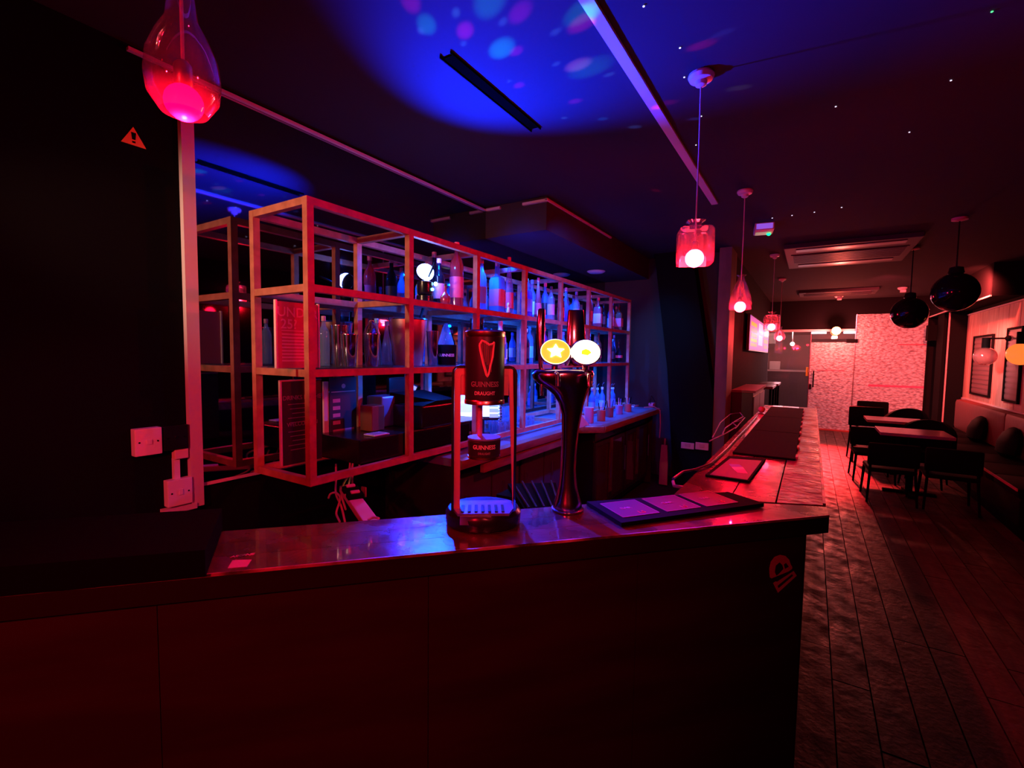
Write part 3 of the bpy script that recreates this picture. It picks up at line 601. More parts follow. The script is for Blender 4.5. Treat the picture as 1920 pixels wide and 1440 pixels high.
tag(MB().box((-.05, -.05, 0), (.05, .05, .15), .006).build('wooden_box', cmat((.14, .05, .03)), None, (-2.2, at(698, -2.2), ZB)), 'brown box at the left end of the black till box', 'box')
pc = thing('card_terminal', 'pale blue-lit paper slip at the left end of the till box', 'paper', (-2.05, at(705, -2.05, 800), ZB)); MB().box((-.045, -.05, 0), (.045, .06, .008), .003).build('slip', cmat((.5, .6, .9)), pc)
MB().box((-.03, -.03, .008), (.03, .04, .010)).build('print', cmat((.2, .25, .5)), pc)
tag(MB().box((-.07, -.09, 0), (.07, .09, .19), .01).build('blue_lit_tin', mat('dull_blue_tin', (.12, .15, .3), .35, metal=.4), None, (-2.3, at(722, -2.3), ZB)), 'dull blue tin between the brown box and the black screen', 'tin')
# signs in the first bay
def card(name, label, cat, pL, pR, X_, z0, z1, m, thick=.006, dx=0.0):
    yl, yr = at(pL, X_, 700), at(pR, X_, 700); t = thing(name, label, cat, (X_, yl, z0)); w_ = yr - yl
    b = MB().box((-thick, 0, 0), (0, w_, z1-z0)).build('card', m, t); return t, w_, z1-z0
FX = PI/2
t, w_, h_ = card('age_notice', 'pale age-check notice in a clear stand on the lower shelf, first bay', 'sign', 521, 597, -2.05, SZ1, SZ1+.305, cmat((.5, .10, .16)))
text('UNDER', .062, 'lettering', TXTP, t, (.002, w_*.49, h_*.84), FX); text('25?', .062, 'lettering', TXTP, t, (.002, w_*.27, h_*.66), FX)
MB().box((0, .02, h_*.56), (.0012, w_-.02, h_*.575)).build('rule', TXTP, t)
for k in range(9): MB().box((0, .022, h_*(.50-.05*k)), (.0012, w_-.03-.012*(k % 3), h_*(.525-.05*k))).build('text_line', TXTP, t)
MB().box((-.012, -.008, 0), (.004, .0, h_+.005)).box((-.012, w_, 0), (.004, w_+.008, h_+.005)).build('stand', mat('clear_acrylic_edge', (.8, .6, .65), .2), t)
bk = MB().prism([(.0, 0), (.04, 0), (.034, .02), (.02, .03), (.006, .02)], 0, .004); bk.build('black_clip', BLK, t, (.004, w_*.66, .0), (PI/2, 0, PI/2))
t, w_, h_ = card('drinks_menu', 'black menu board with pale writing under the age notice', 'sign', 527, 602, -2.02, 1.075, 1.462, DPAPER)
text('DRINKS BY THE', .028, 'lettering', TXTG, t, (.002, w_*.5, h_*.80), FX); text('WELCOME IN', .026, 'lettering', TXTG, t, (.002, w_*.5, h_*.48), FX)
for k in range(11):
    if k in (5,): continue
    MB().box((0, .03+.01*(k % 3), h_*(.72-.055*k)), (.0012, w_-.035-.012*(k % 2), h_*(.728-.055*k))).build('text_line', TXTG, t)
MB().box((-.01, -.008, 0), (.003, 0, h_)).build('pale_edge', PAPERP, t); MB().box((-.01, -.008, h_), (.003, w_, h_+.006)).build('pale_edge', cmat((.5, .25, .3)), t)
t, w_, h_ = card('cocktail_leaflet', 'dark leaflet with a white crest standing behind the menu board', 'leaflet', 618, 668, -2.34, 1.02, 1.45, cmat((.03, .02, .05)))
MB().box((0, .01, h_*.80), (.0012, w_-.01, h_*.81)).build('rule', TXTW, t); MB(True).ring([(.014, 0), (.014, .001)], 14).build('crest', TXTW, t, (.0, w_*.5, h_*.88), (0, PI/2, 0))
for k in range(4): MB().box((0, .02, h_*(.66-.1*k)), (.0012, .07, h_*(.71-.1*k))).build('text_line', cmat((.6, .2, .35)), t)
for k in range(2): MB().box((0, .02, h_*(.26-.06*k)), (.0012, w_-.02, h_*(.29-.06*k))).build('text_line', cmat((.5, .15, .3)), t)
MB().box((-.02, -.035, .05), (-.006, -.004, h_*.95)).build('pale_backing', PAPERP, t)
# ------------------------------------------------------------------ bottle maker
BOT = {}
PROF = {
 'round': [(.30, 0), (.34, .01), (.34, .58), (.30, .66), (.15, .76), (.12, .82), (.12, .93)],
 'tall':  [(.26, 0), (.30, .01), (.30, .64), (.25, .72), (.12, .80), (.10, .86), (.10, .94)],
 'square':[(.40, 0), (.44, .01), (.44, .62), (.38, .68), (.16, .72), (.14, .78), (.14, .92)],
 'cone':  [(.36, 0), (.38, .01), (.30, .45), (.16, .72), (.12, .82), (.12, .93)],
 'flask': [(.44, 0), (.50, .05), (.56, .22), (.50, .38), (.30, .50), (.14, .58), (.12, .66), (.12, .93)],
 'wine':  [(.30, 0), (.33, .01), (.33, .56), (.28, .64), (.13, .74), (.11, .92)],
}
def bottle(shape, glassk, labc, capc, h, rr):
    key = (shape, glassk, labc, capc, round(h, 3), round(rr, 3)); pf = PROF[shape]; mx = max(a for a, b in pf); pw_ = 6 if shape == 'square' else 2
    t = thing('bottle', '', 'bottle')
    pr_ = [(a/mx*rr, b*h) for a, b in pf]
    MB(True).ring(pr_, 16, power=pw_).build('glass_body', BG[glassk], t)
    nr = pr_[-1][0]
    MB(True).ring([(nr*1.12, .90*h), (nr*1.18, .905*h), (nr*1.18, .995*h), (nr*.9, h)], 12).build('cap', cmat(capc, .4), t)
    if labc:
        bw = pr_[1][0]*1.02
        if shape == 'cone': MB(True).ring([(rr*.97, .10*h), (rr*.86, .38*h)], 16, cap=False).build('label', cmat(labc), t)
        elif shape == 'flask': MB(True).ring([(rr*1.02, .18*h), (rr*1.02, .30*h)], 16, cap=False).build('label', cmat(labc), t)
        else: MB(True).ring([(bw, .14*h), (bw, .46*h)], 16, power=pw_, cap=False).build('label', cmat(labc), t)
    return t
ORD = ['first', 'second', 'third', 'fourth', 'fifth', 'sixth', 'seventh', 'eighth', 'ninth', 'tenth']
BAY = ['first', 'second', 'third', 'fourth', 'fifth', 'sixth', 'seventh']
GN = {'clear': 'clear', 'blue': 'blue', 'green': 'green', 'amber': 'amber', 'red': 'red', 'purple': 'purple', 'black': 'black', 'white': 'milky pale blue'}
def cname(c):
    if c is None: return 'no label'
    r_, g_, b_ = c
    if max(c) < .12: return 'black label'
    if r_ > .55 and g_ > .5: return 'pale label'
    if r_ > b_ * 1.6 and r_ > .3: return 'red label'
    if b_ > r_ * 1.3: return 'blue label'
    return 'pink label'
SHN = {'round': 'round-shouldered', 'tall': 'tall slim', 'square': 'square', 'cone': 'cone-shaped', 'flask': 'bulbous', 'wine': 'wine-shaped'}
Rd, Pk, Wt, Bl, Bk, Cy = (.8, .08, .12), (.7, .3, .5), (.75, .75, .8), (.15, .3, .85), (.03, .03, .04), (.2, .6, .9)
MID = {2: [(823, -2.12, .31, .040, 'wine', 'black', Pk, Pk), (843, -2.30, .40, .042, 'round', 'black', Bk, Rd), (856, -2.08, .44, .047, 'tall', 'red', (.8, .1, .16), Rd), (835, -2.02, .13, .035, 'flask', 'red', None, Bk), (874, -2.06, .20, .026, 'square', 'blue', Bl, Bl)],
       3: [(903, -2.10, .39, .036, 'round', 'blue', Cy, Rd), (921, -2.34, .36, .036, 'round', 'clear', Bl, Rd), (932, -2.12, .41, .050, 'square', 'blue', Rd, Pk), (954, -2.06, .45, .042, 'cone', 'clear', Rd, Rd), (967, -2.25, .30, .034, 'round', 'black', Bk, Bl)],
       4: [(987, -2.08, .33, .042, 'square', 'purple', Bl, Bk), (1001, -2.24, .38, .038, 'round', 'clear', Wt, Cy), (1009, -2.07, .36, .034, 'cone', 'red', Rd, Rd), (1024, -2.10, .34, .036, 'round', 'blue', Bk, Rd), (1033, -2.22, .36, .036, 'tall', 'blue', Cy, Bl), (1040, -2.05, .30, .034, 'round', 'clear', Pk, Bk)],
       5: [(1052, -2.07, .30, .036, 'round', 'red', Rd, Bk), (1061, -2.12, .36, .052, 'flask', 'purple', None, Pk), (1073, -2.20, .37, .034, 'tall', 'clear', Bl, Bl), (1081, -2.06, .33, .036, 'round', 'clear', Pk, Cy), (1091, -2.10, .30, .036, 'square', 'blue', Bl, Bk)],
       6: [(1106, -2.06, .35, .038, 'tall', 'red', Rd, Rd), (1114, -2.20, .33, .036, 'round', 'purple', Bl, Pk), (1122, -2.08, .34, .046, 'square', 'red', Pk, Rd), (1131, -2.12, .33, .036, 'round', 'amber', Rd, Bk), (1136, -2.04, .28, .032, 'wine', 'black', Bk, Bk)],
       7: [(1148, -2.10, .33, .036, 'round', 'red', Rd, Bl), (1156, -2.20, .34, .036, 'round', 'purple', Pk, Bk), (1163, -2.08, .33, .048, 'square', 'amber', Rd, Bk), (1171, -2.14, .31, .036, 'round', 'red', Rd, Rd)]}
LOW = {1: [(607, -2.24, .27, .030, 'tall', 'clear', None, Pk)],
       2: [(680, -2.30, .29, .036, 'cone', 'blue', None, Cy), (712, -2.16, .28, .036, 'cone', 'clear', None, Bl)],
       3: [(884, -2.20, .345, .036, 'wine', 'black', Bk, Bk), (903, -2.10, .345, .040, 'round', 'black', Bk, Bk), (938, -2.10, .34, .048, 'round', 'white', Bl, Wt), (966, -2.14, .26, .034, 'square', 'blue', Wt, Bl)],
       4: [(986, -2.10, .30, .034, 'round', 'black', Bk, Rd), (995, -2.26, .34, .036, 'tall', 'blue', Cy, Bl), (1028, -2.10, .33, .034, 'tall', 'purple', Pk, Rd), (1038, -2.25, .30, .036, 'square', 'blue', Bl, Wt)],
       5: [(1056, -2.2, .32, .036, 'round', 'blue', Wt, Bl), (1072, -2.08, .33, .036, 'round', 'black', Rd, Rd), (1088, -2.16, .32, .036, 'tall', 'clear', Bl, Cy)],
       6: [(1112, -2.2, .33, .036, 'round', 'clear', Bl, Cy), (1122, -2.08, .34, .038, 'wine', 'amber', Rd, Bk), (1131, -2.16, .31, .034, 'round', 'blue', Bl, Bl)],
       7: [(1149, -2.08, .28, .034, 'wine', 'black', Bk, Bk), (1157, -2.14, .34, .034, 'cone', 'blue', None, Cy), (1167, -2.08, .28, .048, 'flask', 'black', Rd, Bk)]}
PLACED = []
def free(tier, xx, yy, rr):
    for k in range(40):
        for ox, oy in ((0, 0), (-.02*k, 0), (0, .012*k), (-.02*k, .012*k), (-.02*k, -.012*k), (.01*k, -.012*k)):
            x_, y_ = max(-2.36, min(-2.0 - rr*.4, xx + ox)), yy + oy
            if all(t_ != tier or math.hypot(x_-a, y_-b) > rr + c + .004 for t_, a, b, c in PLACED):
                PLACED.append((tier, x_, y_, rr)); return x_, y_
    PLACED.append((tier, xx, yy, rr)); return xx, yy
PLACED += [('middle', LED_POS.x, LED_POS.y, .06), ('lower', -2.16, 1.355 + .6435, .13), ('lower', -2.12, onX(838, 660, -2.12).y, .07)]
for tier, (DD, z_) in {'middle': (MID, SZ2), 'lower': (LOW, SZ1)}.items():
    for b, L_ in DD.items():
        L_ = sorted(L_)
        for i, (px, xx, h, rr, shp, gk, lc, cc) in enumerate(L_):
            yy = at(px, xx, 560 if tier == 'middle' else 640)
            y_lo, y_hi = 1.355 + ys[b-1] + .02 + rr, 1.355 + ys[b] - .02 - rr
            yy = min(max(yy, y_lo), y_hi); xx, yy = free(tier, xx, yy, rr)
            t = bottle(shp, gk, lc, cc, h, rr); t.location = (xx, yy, z_ + .0005); t.rotation_euler = (0, 0, random.uniform(-.3, .3))
            t['label'] = '%s %s bottle, %s, %s in the %s bay, %s shelf' % (SHN[shp], GN[gk], cname(lc), ORD[i], BAY[b-1], tier)
            t['group'] = 'bottles on the %s shelf' % tier
# shelf extras
def tin(px, X_, z_, h, r0_, r1_, label, m=CHROME, cat='cocktail shaker', name='shaker_tin'):
    t = thing(name, label, cat, (X_, at(px, X_, 640), z_)); MB(True).ring([(r0_*.9, 0), (r0_, .004), (r1_, h)], 28).build('body', m, t)
    MB(True).ring([(r1_*1.03, h-.004), (r1_*1.05, h), (r1_*1.03, h+.003)], 28, cap=False).build('rim', CHROME, t); return t
tin(637, -2.18, SZ1, .22, .036, .044, 'dark chrome shaker tin just right of the age notice', DCHROME)
tin(655, -2.10, SZ1, .17, .034, .044, 'chrome shaker tin left of the second shelf post')
t = tin(697, -2.10, SZ1, .18, .036, .046, 'chrome shaker with domed top right of the second shelf post'); MB(True).ring([(.046, .183), (.036, .215), (.02, .235), (.018, .255), (.004, .26)], 24).build('dome_top', CHROME, t)
t = thing('ice_bucket', 'large polished metal ice bucket across the third shelf post', 'bucket', (-2.16, at(765, -2.16, 650), SZ1))
MB(True).ring([(.085, 0), (.09, .005), (.118, .285)], 40).build('body', mat('fluted_red_chrome', (.85, .5, .5), .32, metal=1.0), t); MB(True).ring([(.120, .283), (.123, .288), (.120, .293)], 40, cap=False).build('rim', CHROME, t)
MB().tube([(-.02, .10, .20), (0, .135, .37)], .008, 8).build('tong_handle', BLK, t, label='black tong handle')
tin(811, -2.10, SZ1, .22, .030, .040, 'slim chrome shaker between the ice bucket and the stout cup', mat('rosy_chrome', (.85, .6, .6), .15, metal=1.0))
t = thing('stout_cup', 'black branded cup with a clear cone above, lower shelf second bay', 'cup', (-2.12, at(838, -2.12, 660), SZ1))
MB(True).ring([(.060, 0), (.062, .003), (.066, .135), (.062, .137)], 28).build('body', BLKM, t)
text('GUINNESS', .026, 'lettering', TXTW, t, (0, 0, .065), math.radians(35), .0655)
t = thing('glass_funnel', 'clear glass cone standing behind the black stout cup', 'glass', (-2.30, at(836, -2.30, 640), SZ1)); MB(True).ring([(.03, 0), (.05, .004), (.06, .15), (.025, .27), (.01, .30)], 20).build('body', BG['clear'], t)
t = thing('figurine', 'tiny pale figurine at the foot of the bottles, third bay', 'figurine', (-2.0, at(953, -2.0, 575), SZ2)); MB(True).ring([(.012, 0), (.014, .01), (.010, .04), (.006, .045), (.011, .06), (.009, .075), (.002, .082)], 14).build('body', cmat((.9, .8, .7)), t); MB().box((-.016, -.016, -.0), (.016, .016, .004)).build('base', BLK, t)
# LED party projector on the middle shelf
pj = thing('party_light', 'blazing blue-white party light standing on the middle shelf', 'lamp', (LED_POS.x, LED_POS.y, SZ2))
MB(True).ring([(.05, 0), (.055, .005), (.055, .05), (.035, .06)], 24).build('base', BLKG, pj)
MB().tube([(-.06, 0, .05), (-.07, 0, .13)], .006, 8).build('bracket', BLKG, pj)
zl = LED_POS.z - SZ2
MB(True).ball((0, 0, 0), .056, 24, 14, zmin=.0).build('lens', BLUEL, pj, (0, 0, zl), (math.radians(66), 0, math.radians(66)), label='blazing blue-white dome')
MB(True).ball((0, 0, 0), .058, 24, 14, zmin=-.05).build('lens_housing', BLKG, pj, (0, 0, zl), (math.radians(-114), 0, math.radians(66)))
MB(True).ring([(.045, .06), (.05, .075), (.05, zl-.06), (.036, zl-.055)], 24).build('collar', BLKG, pj)
MB(True).ball((.05, .045, zl-.07), .013, 12, 8).build('small_lens', mat('lit_small_lens', (.8, 1, 1), .3, emit=(.3, .9, 1), es=12), pj)
MB(True).ball((.055, .01, zl-.11), .010, 12, 8).build('small_lens', mat('lit_green_lens', (.5, 1, .8), .3, emit=(.1, 1, .7), es=12), pj)
MB().tube([(.05, -.02, zl-.03), (BEAM_POS.x - LED_POS.x - .03, BEAM_POS.y - LED_POS.y, BEAM_POS.z - SZ2 - .02)], .008, 8).build('beam_arm', BLKG, pj)
# counter-level glassware
gmeshes = [MB(True).ring([(.028, 0), (.030, .004), (.034, .11), (.0325, .11), (.028, .008)], 18, cap=False).data('glass_wall', TUMB), MB(True).ring([(.030, 0), (.031, .002), (.004, .008), (.0035, .07), (.012, .078), (.034, .11), (.036, .135), (.030, .175)], 18, cap=False).data('glass_wall', TUMB)]
gi = 0
rows = [(x, xx) for xx in (-1.93, -2.02, -2.12) for x in (962, 975, 989, 1002, 1016, 1030)]
cnt = 0
for j, xx in enumerate((-2.08, -2.17, -2.26, -2.35)):
    for i in range(7):
        yy = 3.12 + i * .082 + j*.02; k = 1 if j >= 2 else 0
        t = thing('stemmed_glass' if k else 'tumbler', '%s in the %s row of glasses from the front, %s from the left' % ('stemmed glass' if k else 'clear tumbler', ORD[j], ORD[i]), 'glass', (xx, yy, CT), 0, 'glasses on the back counter')
        o = bpy.data.objects.new('bowl', gmeshes[k]); COL.objects.link(o); o.parent = t
        MB(True).ring([(.027, .0), (.0285, .006)], 14).build('foot', TUMB, t) if i == 0 and j == 0 else None
# right part of the back counter: bottles with pourers, straw pots
for i, (px, xx, h, gk) in enumerate(((1099, -2.15, .31, 'blue'), (1110, -2.05, .34, 'blue'), (1120, -2.2, .30, 'clear'), (1129, -2.06, .33, 'blue'), (1149, -2.08, .30, 'blue'), (1157, -2.2, .28, 'clear'))):
    t = bottle('round', gk, Cy if i % 2 else Bl, Wt, h*.86, .036); t.location = (xx, min(5.9, at(px, xx, 740)), CT); t['group'] = 'pouring bottles on the back counter'
    t['label'] = '%s pouring bottle from the left at the right end of the back counter' % ORD[i]
    MB(True).tube([(0, 0, h*.84), (0, 0, h*.95), (.02, 0, h*1.03)], .005, 8).build('pourer', CHROME, t)
for i, (px, xx, c, h) in enumerate(((1104, -1.80, (.55, .3, .5), .15), (1127, -1.75, (.4, .12, .1), .11), (1142, -1.80, (.25, .1, .12), .10), (1160, -1.80, (.3, .3, .6), .10), (1176, -1.80, (.5, .15, .12), .09))):
    t = thing('straw_pot', '%s holder of bar bits from the left along the front of the back counter' % ORD[i], 'pot', (xx, at(px, xx, 790), CT), .2)
    MB(True).ring([(.040, 0), (.042, .003), (.042, h), (.038, h)], 20, power=5 if i == 0 else 2).build('pot', cmat(c), t)
    for k in range(0 if i == 0 else 4): MB().tube([(-.01+.008*k, .005*k, h*.3), (-.03+.022*k, .01*k, h+.07+.01*(k % 2))], .0045, 6).build('straw', (BLK, CABLEW, cmat((.2, .3, .8)), BLK)[k], t)
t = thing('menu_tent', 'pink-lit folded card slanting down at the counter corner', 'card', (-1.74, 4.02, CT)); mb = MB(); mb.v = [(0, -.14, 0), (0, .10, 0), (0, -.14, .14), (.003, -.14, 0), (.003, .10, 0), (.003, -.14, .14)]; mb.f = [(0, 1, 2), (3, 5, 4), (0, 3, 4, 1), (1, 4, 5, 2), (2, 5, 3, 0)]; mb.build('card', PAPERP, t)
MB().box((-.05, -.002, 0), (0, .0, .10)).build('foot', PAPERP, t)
t = thing('white_tray_strips', 'white striped paper pile near the right end of the back counter', 'papers', (-1.9, at(1192, -1.9, 756), CT))
for k in range(3): MB().box((-.12+.05*k, -.10, 0), (-.09+.05*k, .10, .012)).build('strip', cmat((.7, .85, .95)), t)
t = thing('plug_adaptor', 'pale adaptor with trailing leads on the right end of the back counter', 'adaptor', (-1.75, at(1222, -1.75, 765), CT))
MB().box((-.03, -.06, 0), (.03, .06, .04), .006).build('body', cmat((.6, .35, .6)), t); MB(True).tube([(0, -.06, .03), (.01, -.12, .10), (.0, -.04, .14), (.02, .05, .06)], .005, 8).build('lead', CABLEB, t)
tag(MB(True).tube([(-1.72, 5.78, CT+.02), (-1.62, 5.86, CT+.03), (-1.565, 5.93, CT-.02), (-1.56, 5.95, .75), (-1.565, 5.95, .58)], .007, 8).build('hanging_lead', cmat((.5, .2, .25))), 'lead hanging down the right end of the back counter', 'cable')
t = thing('dustpan', 'brown-red upright dustpan standing at the end of the bottle coolers', 'dustpan', (-1.50, 5.95, 0)); MB().prism([(-.05, 0), (.05, 0), (.05, .25), (.035, .5), (-.035, .5), (-.05, .25)], 0, .02).build('pan', cmat((.35, .1, .1)), t, (0, 0, 0), (PI/2, 0, 0)); MB().tube([(0, .01, .5), (0, .01, .58)], .012, 8).build('handle', cmat((.3, .08, .08)), t)
# dark tray behind the bar under the founts
t = thing('ice_well_tray', 'black slatted drainer behind the bar between both beer taps', 'tray', (0, 0, 0))
q = [onZ(x, y, .93) for x, y in ((952, 905), (1042, 903), (1055, 950), (985, 955))]; qprism([(p.x, p.y) for p in q], .90, .925).build('tray', BLK, t)
for k in range(5):
    a_ = q[0].lerp(q[1], .1 + .2*k); b_ = q[3].lerp(q[2], .1 + .2*k); MB().tube([(a_.x, a_.y, .932), (b_.x, b_.y, .932)], .007, 6).build('slat', BLKG, t)
MB().box((-.09, -.02, 0), (.0, .09, .9)).build('support', BLK, t, (q[0].x+.1, q[0].y-.1, 0))
# power strip with leads under the shelf corner
ps = thing('power_strip', 'white extension socket strip with a glowing light hanging under the shelf', 'extension lead', (0, 0, 0))
a_, b_ = onY(650, 918, 1.62), onY(690, 975, 1.45); dd = (b_ - a_).normalized(); Lp = (b_ - a_).length
Rm = dd.to_track_quat('X', 'Z').to_matrix().to_4x4(); Rm.translation = a_
body = MB().box((-.02, -.034, -.015), (Lp+.06, .034, .02), .006).build('strip_body', WHITP, ps); body.matrix_world = Rm
MB(True).ball((.022, .006, .021), .006, 10, 6).build('neon_light', YELL, body)
for k in range(2): MB().box((.055+.09*k, -.04, .018), (.105+.09*k, .04, .045), .006).build('plug', BLK, body); MB().box((.068+.09*k, -.022, .045), (.092+.09*k, .022, .056), .004).build('plug_top', WHITP, body)
def cable(pts, r_, m, lb, nm='white_lead'):
    P = [onY(x, y, yy) for x, y, yy in pts]
    return tag(MB(True).tube(P, r_, 7).build(nm, m), lb, 'cable')
def smoothp(p, n_=5):
    out = []
    for i in range(len(p)-1):
        p0, p1, p2, p3 = [Vector(p[max(0, min(len(p)-1, j))]) for j in (i-1, i, i+1, i+2)]
        for k in range(n_):
            t_ = k/n_; out.append(tuple(.5*((2*p1) + (p2-p0)*t_ + (2*p0-5*p1+4*p2-p3)*t_*t_ + (3*p1-p0-3*p2+p3)*t_**3)))
    out.append(tuple(p[-1])); return out
for lb, pts in (('white lead looping over the bottom rail, leftmost strand', [(608, 862, 1.75), (612, 845, 1.75), (640, 842, 1.75), (662, 850, 1.7), (660, 880, 1.66), (652, 915, 1.62)]),
                ('white lead arching high behind the shelf rail', [(632, 855, 1.72), (645, 850, 1.72), (656, 866, 1.7), (654, 890, 1.62), (645, 905, 1.6), (640, 925, 1.6), (648, 955, 1.55)]),
                ('white lead with a round loop right of the others', [(654, 890, 1.66), (660, 848, 1.7), (668, 845, 1.72), (675, 862, 1.72), (672, 880, 1.7)]),
                ('thin white lead hanging straight down left of the power strip', [(630, 870, 1.66), (630, 900, 1.64), (630, 926, 1.62), (640, 950, 1.6), (648, 985, 1.5)]),
                ('white lead curled into a hook left of the power strip', [(616, 934, 1.6), (620, 926, 1.6), (630, 924, 1.6), (638, 934, 1.6), (632, 955, 1.58), (631, 965, 1.56), (637, 978, 1.5)]),
                ('thin lead running down behind the power strip', [(662, 860, 1.75), (661, 905, 1.72), (665, 935, 1.7)]),
                ('white lead lying over the bar end of the power strip', [(690, 975, 1.4), (700, 970, 1.42), (710, 972, 1.4)])):
    cable(smoothp(pts), .0055, CABLEW, lb)
tag(MB().box((-.02, -.005, -.03), (.02, .005, .03), .003).build('wall_tag', cmat((.6, .25, .28)), None, onY(682, 922, 1.85)), 'small pale tag hanging right of the power strip', 'tag')
# ================================================================== LEFT WALL FITTINGS
def plate(name, label, pa, pb, m, dep=.032, cat='switch'):
    a, b = onX(*pa, X0+dep), onX(*pb, X0+dep); t = thing(name, label, cat, (X0-.012, a.y, b.z)); w_, h_ = b.y-a.y, a.z-b.z
    MB().box((.0, 0, 0), (dep+.012, w_, h_), .004).build('plate', m, t)
    for s_ in (.16, .84): MB(True).tube([(dep+.011, w_*s_, h_*.5), (dep+.0135, w_*s_, h_*.5)], .004, 10).build('screw', BLK, t)
    return t, w_, h_, dep+.012
t, w_, h_, dp = plate('socket_plate', 'white double plate left of the mirror edge, upper', (252, 806), (305, 850), WHITP); MB().box((dp, w_*.42, h_*.40), (dp+.004, w_*.62, h_*.58), .0015).build('switch_rocker', WHITP, t)
t, w_, h_, dp = plate('switch_plate', 'black switch plate touching the white upper plate', (307, 800), (354, 840), BLKG); MB(True).tube([(dp, w_*.5, h_*.52), (dp+.006, w_*.5, h_*.52)], .006, 10).build('toggle', CHROME, t)
t, w_, h_, dp = plate('socket_plate', 'white single plate at the foot of the pale strip, lower', (314, 903), (362, 942), WHITP); MB().box((dp, w_*.44, h_*.40), (dp+.004, w_*.60, h_*.62), .0015).build('switch_rocker', WHITP, t)
a, b = onX(327, 842, X0+.02), onX(354, 895, X0+.02)
t = thing('cable_trunking', 'pale trunking joining the upper and lower wall plates', 'trunking', (X0-.012, a.y, b.z)); w_, h_ = b.y-a.y, a.z-b.z
MB().box((0, 0, h_*.66), (.036, w_, h_), .003).build('trunk_box', mat('warm_white_plastic', (.75, .55, .42), .4), t); MB().box((0, 0, 0), (.025, w_*.42, h_*.68)).build('trunk_leg', WHITP, t)
t = thing('warning_sign', 'small orange warning triangle high on the black wall', 'sign', onX(250, 257, X0-.010)); 
MB().prism([(-.045, -.035), (.045, -.035), (0, .042)], 0, .003).build('triangle', mat('orange_sign', (.9, .35, .05), .5, emit=(1, .25, .02), es=.0), t, rot=(PI/2, 0, PI/2))
MB().prism([(-.006, -.012), (.006, -.012), (.009, .018), (-.009, .018)], 0, .001).build('mark', BLK, t, (.0035, 0, 0), (PI/2, 0, PI/2)); MB().prism([(-.006, -.026), (.006, -.026), (.006, -.018), (-.006, -.018)], 0, .001).build('mark', BLK, t, (.0035, 0, 0), (PI/2, 0, PI/2))
light('sign_glow', 'SPOT', (-1.9, .0, 1.9), (1, .5, .15), 2.5, .02, tuple(onX(250, 257, X0)), 8, .3)
# ================================================================== PENDANTS
def pendant(loc, zb, shape, label, bulbm, sc=1.0, rb=.030, rz=0, power=20):
    t = thing('pendant_lamp', label, 'lamp', (loc.x, loc.y, ZC)); zb -= ZC
    MB(True).ring([(.055, -.001), (.058, -.012), (.05, -.028), (.028, -.034), (.024, -.05), (.01, -.058)], 24).build('ceiling_rose', mat('glazed_white_ceramic', (.7, .68, .7), .3), t)
    P = {'square': [(.085, -.03), (.088, .0), (.088, .135), (.078, .150), (.030, .158), (.028, .180), (.045, .190)],
         'bottle': [(.080, -.02), (.082, .03), (.072, .09), (.048, .16), (.028, .205), (.022, .235), (.036, .248)],
         'tear': [(.040, -.02), (.060, .01), (.0645, .045), (.060, .085), (.044, .125), (.028, .155), (.0225, .20), (.021, .36), (.026, .42)],
         'round': [(.070, -.02), (.078, .02), (.074, .07), (.05, .11), (.026, .13), (.024, .17), (.034, .18)]}[shape]
    P = [(a*sc, b*sc + zb) for a, b in P]; top = P[-1][1]
    s_ = MB(True).ring(P, 28, power=6 if shape == 'square' else 2, cap=False).build('glass_shade', SHG, t, rot=(0, 0, rz))
    MB().tube([(0, 0, -.05), (.002, 0, (top-.05)*.5), (0, 0, zb + .07)], .0035, 8).build('flex', CABLEW, t)
    MB(True).ring([(.012, zb+.025), (.016, zb+.03), (.016, zb+.07), (.010, zb+.078)], 16).build('lamp_holder', mat('brass_holder', (.8, .5, .25), .3, metal=1), t)
    bb = bpy.data.meshes.new('bulb'); bm = bmesh.new(); bmesh.ops.create_icosphere(bm, subdivisions=3, radius=rb); bm.to_mesh(bb); bm.free(); bb.materials.append(bulbm)
    bb.polygons.foreach_set('use_smooth', [True]*len(bb.polygons))
    o = bpy.data.objects.new('bulb', bb); COL.objects.link(o); o.parent = t; o.location = (0, 0, zb)
    light('bulb_light', 'POINT', (loc.x, loc.y, ZC + zb - rb - .014), RED, power, .008)
    return t
pz = Vector((-1.065, .455, ZC)); r_ = _ray(345, 193); tt = .93 / ((-r_).dot(CAMROT @ Vector((0, 0, 1)))); pB = Vector((0, 0, CH)) + r_ * tt
pendant(pB, pB.z, 'tear', 'teardrop glass pendant lamp with pink-red bulb at the upper left', BULBP, 1.0, .034, 0, 20)
p1 = onZ(1315, 139, ZC); pendant(p1, onX(1311, 492, p1.x).z, 'square', 'square bottle pendant lamp with white-hot red bulb, nearest over the long bar', BULBW, .9, .042, .35, 42)
p2 = onZ(1397, 357, ZC); pendant(p2, onX(1394, 580, p2.x).z, 'bottle', 'bottle-shaped pendant lamp, second along the long bar', BULBW, 1.0, .042, 0, 24)
p3 = onZ(1453, 477, ZC); pendant(p3, onX(1450, 616, p3.x).z, 'square', 'third pendant lamp along the bar, before the menu screen edge', BULBW, 1.0, .045, .2)
p4 = onZ(1467, 522, ZC); pendant(p4, onX(1466, 637, p4.x).z, 'round', 'fourth and farthest pendant lamp of the bar row', BULBW, 1.05, .045)
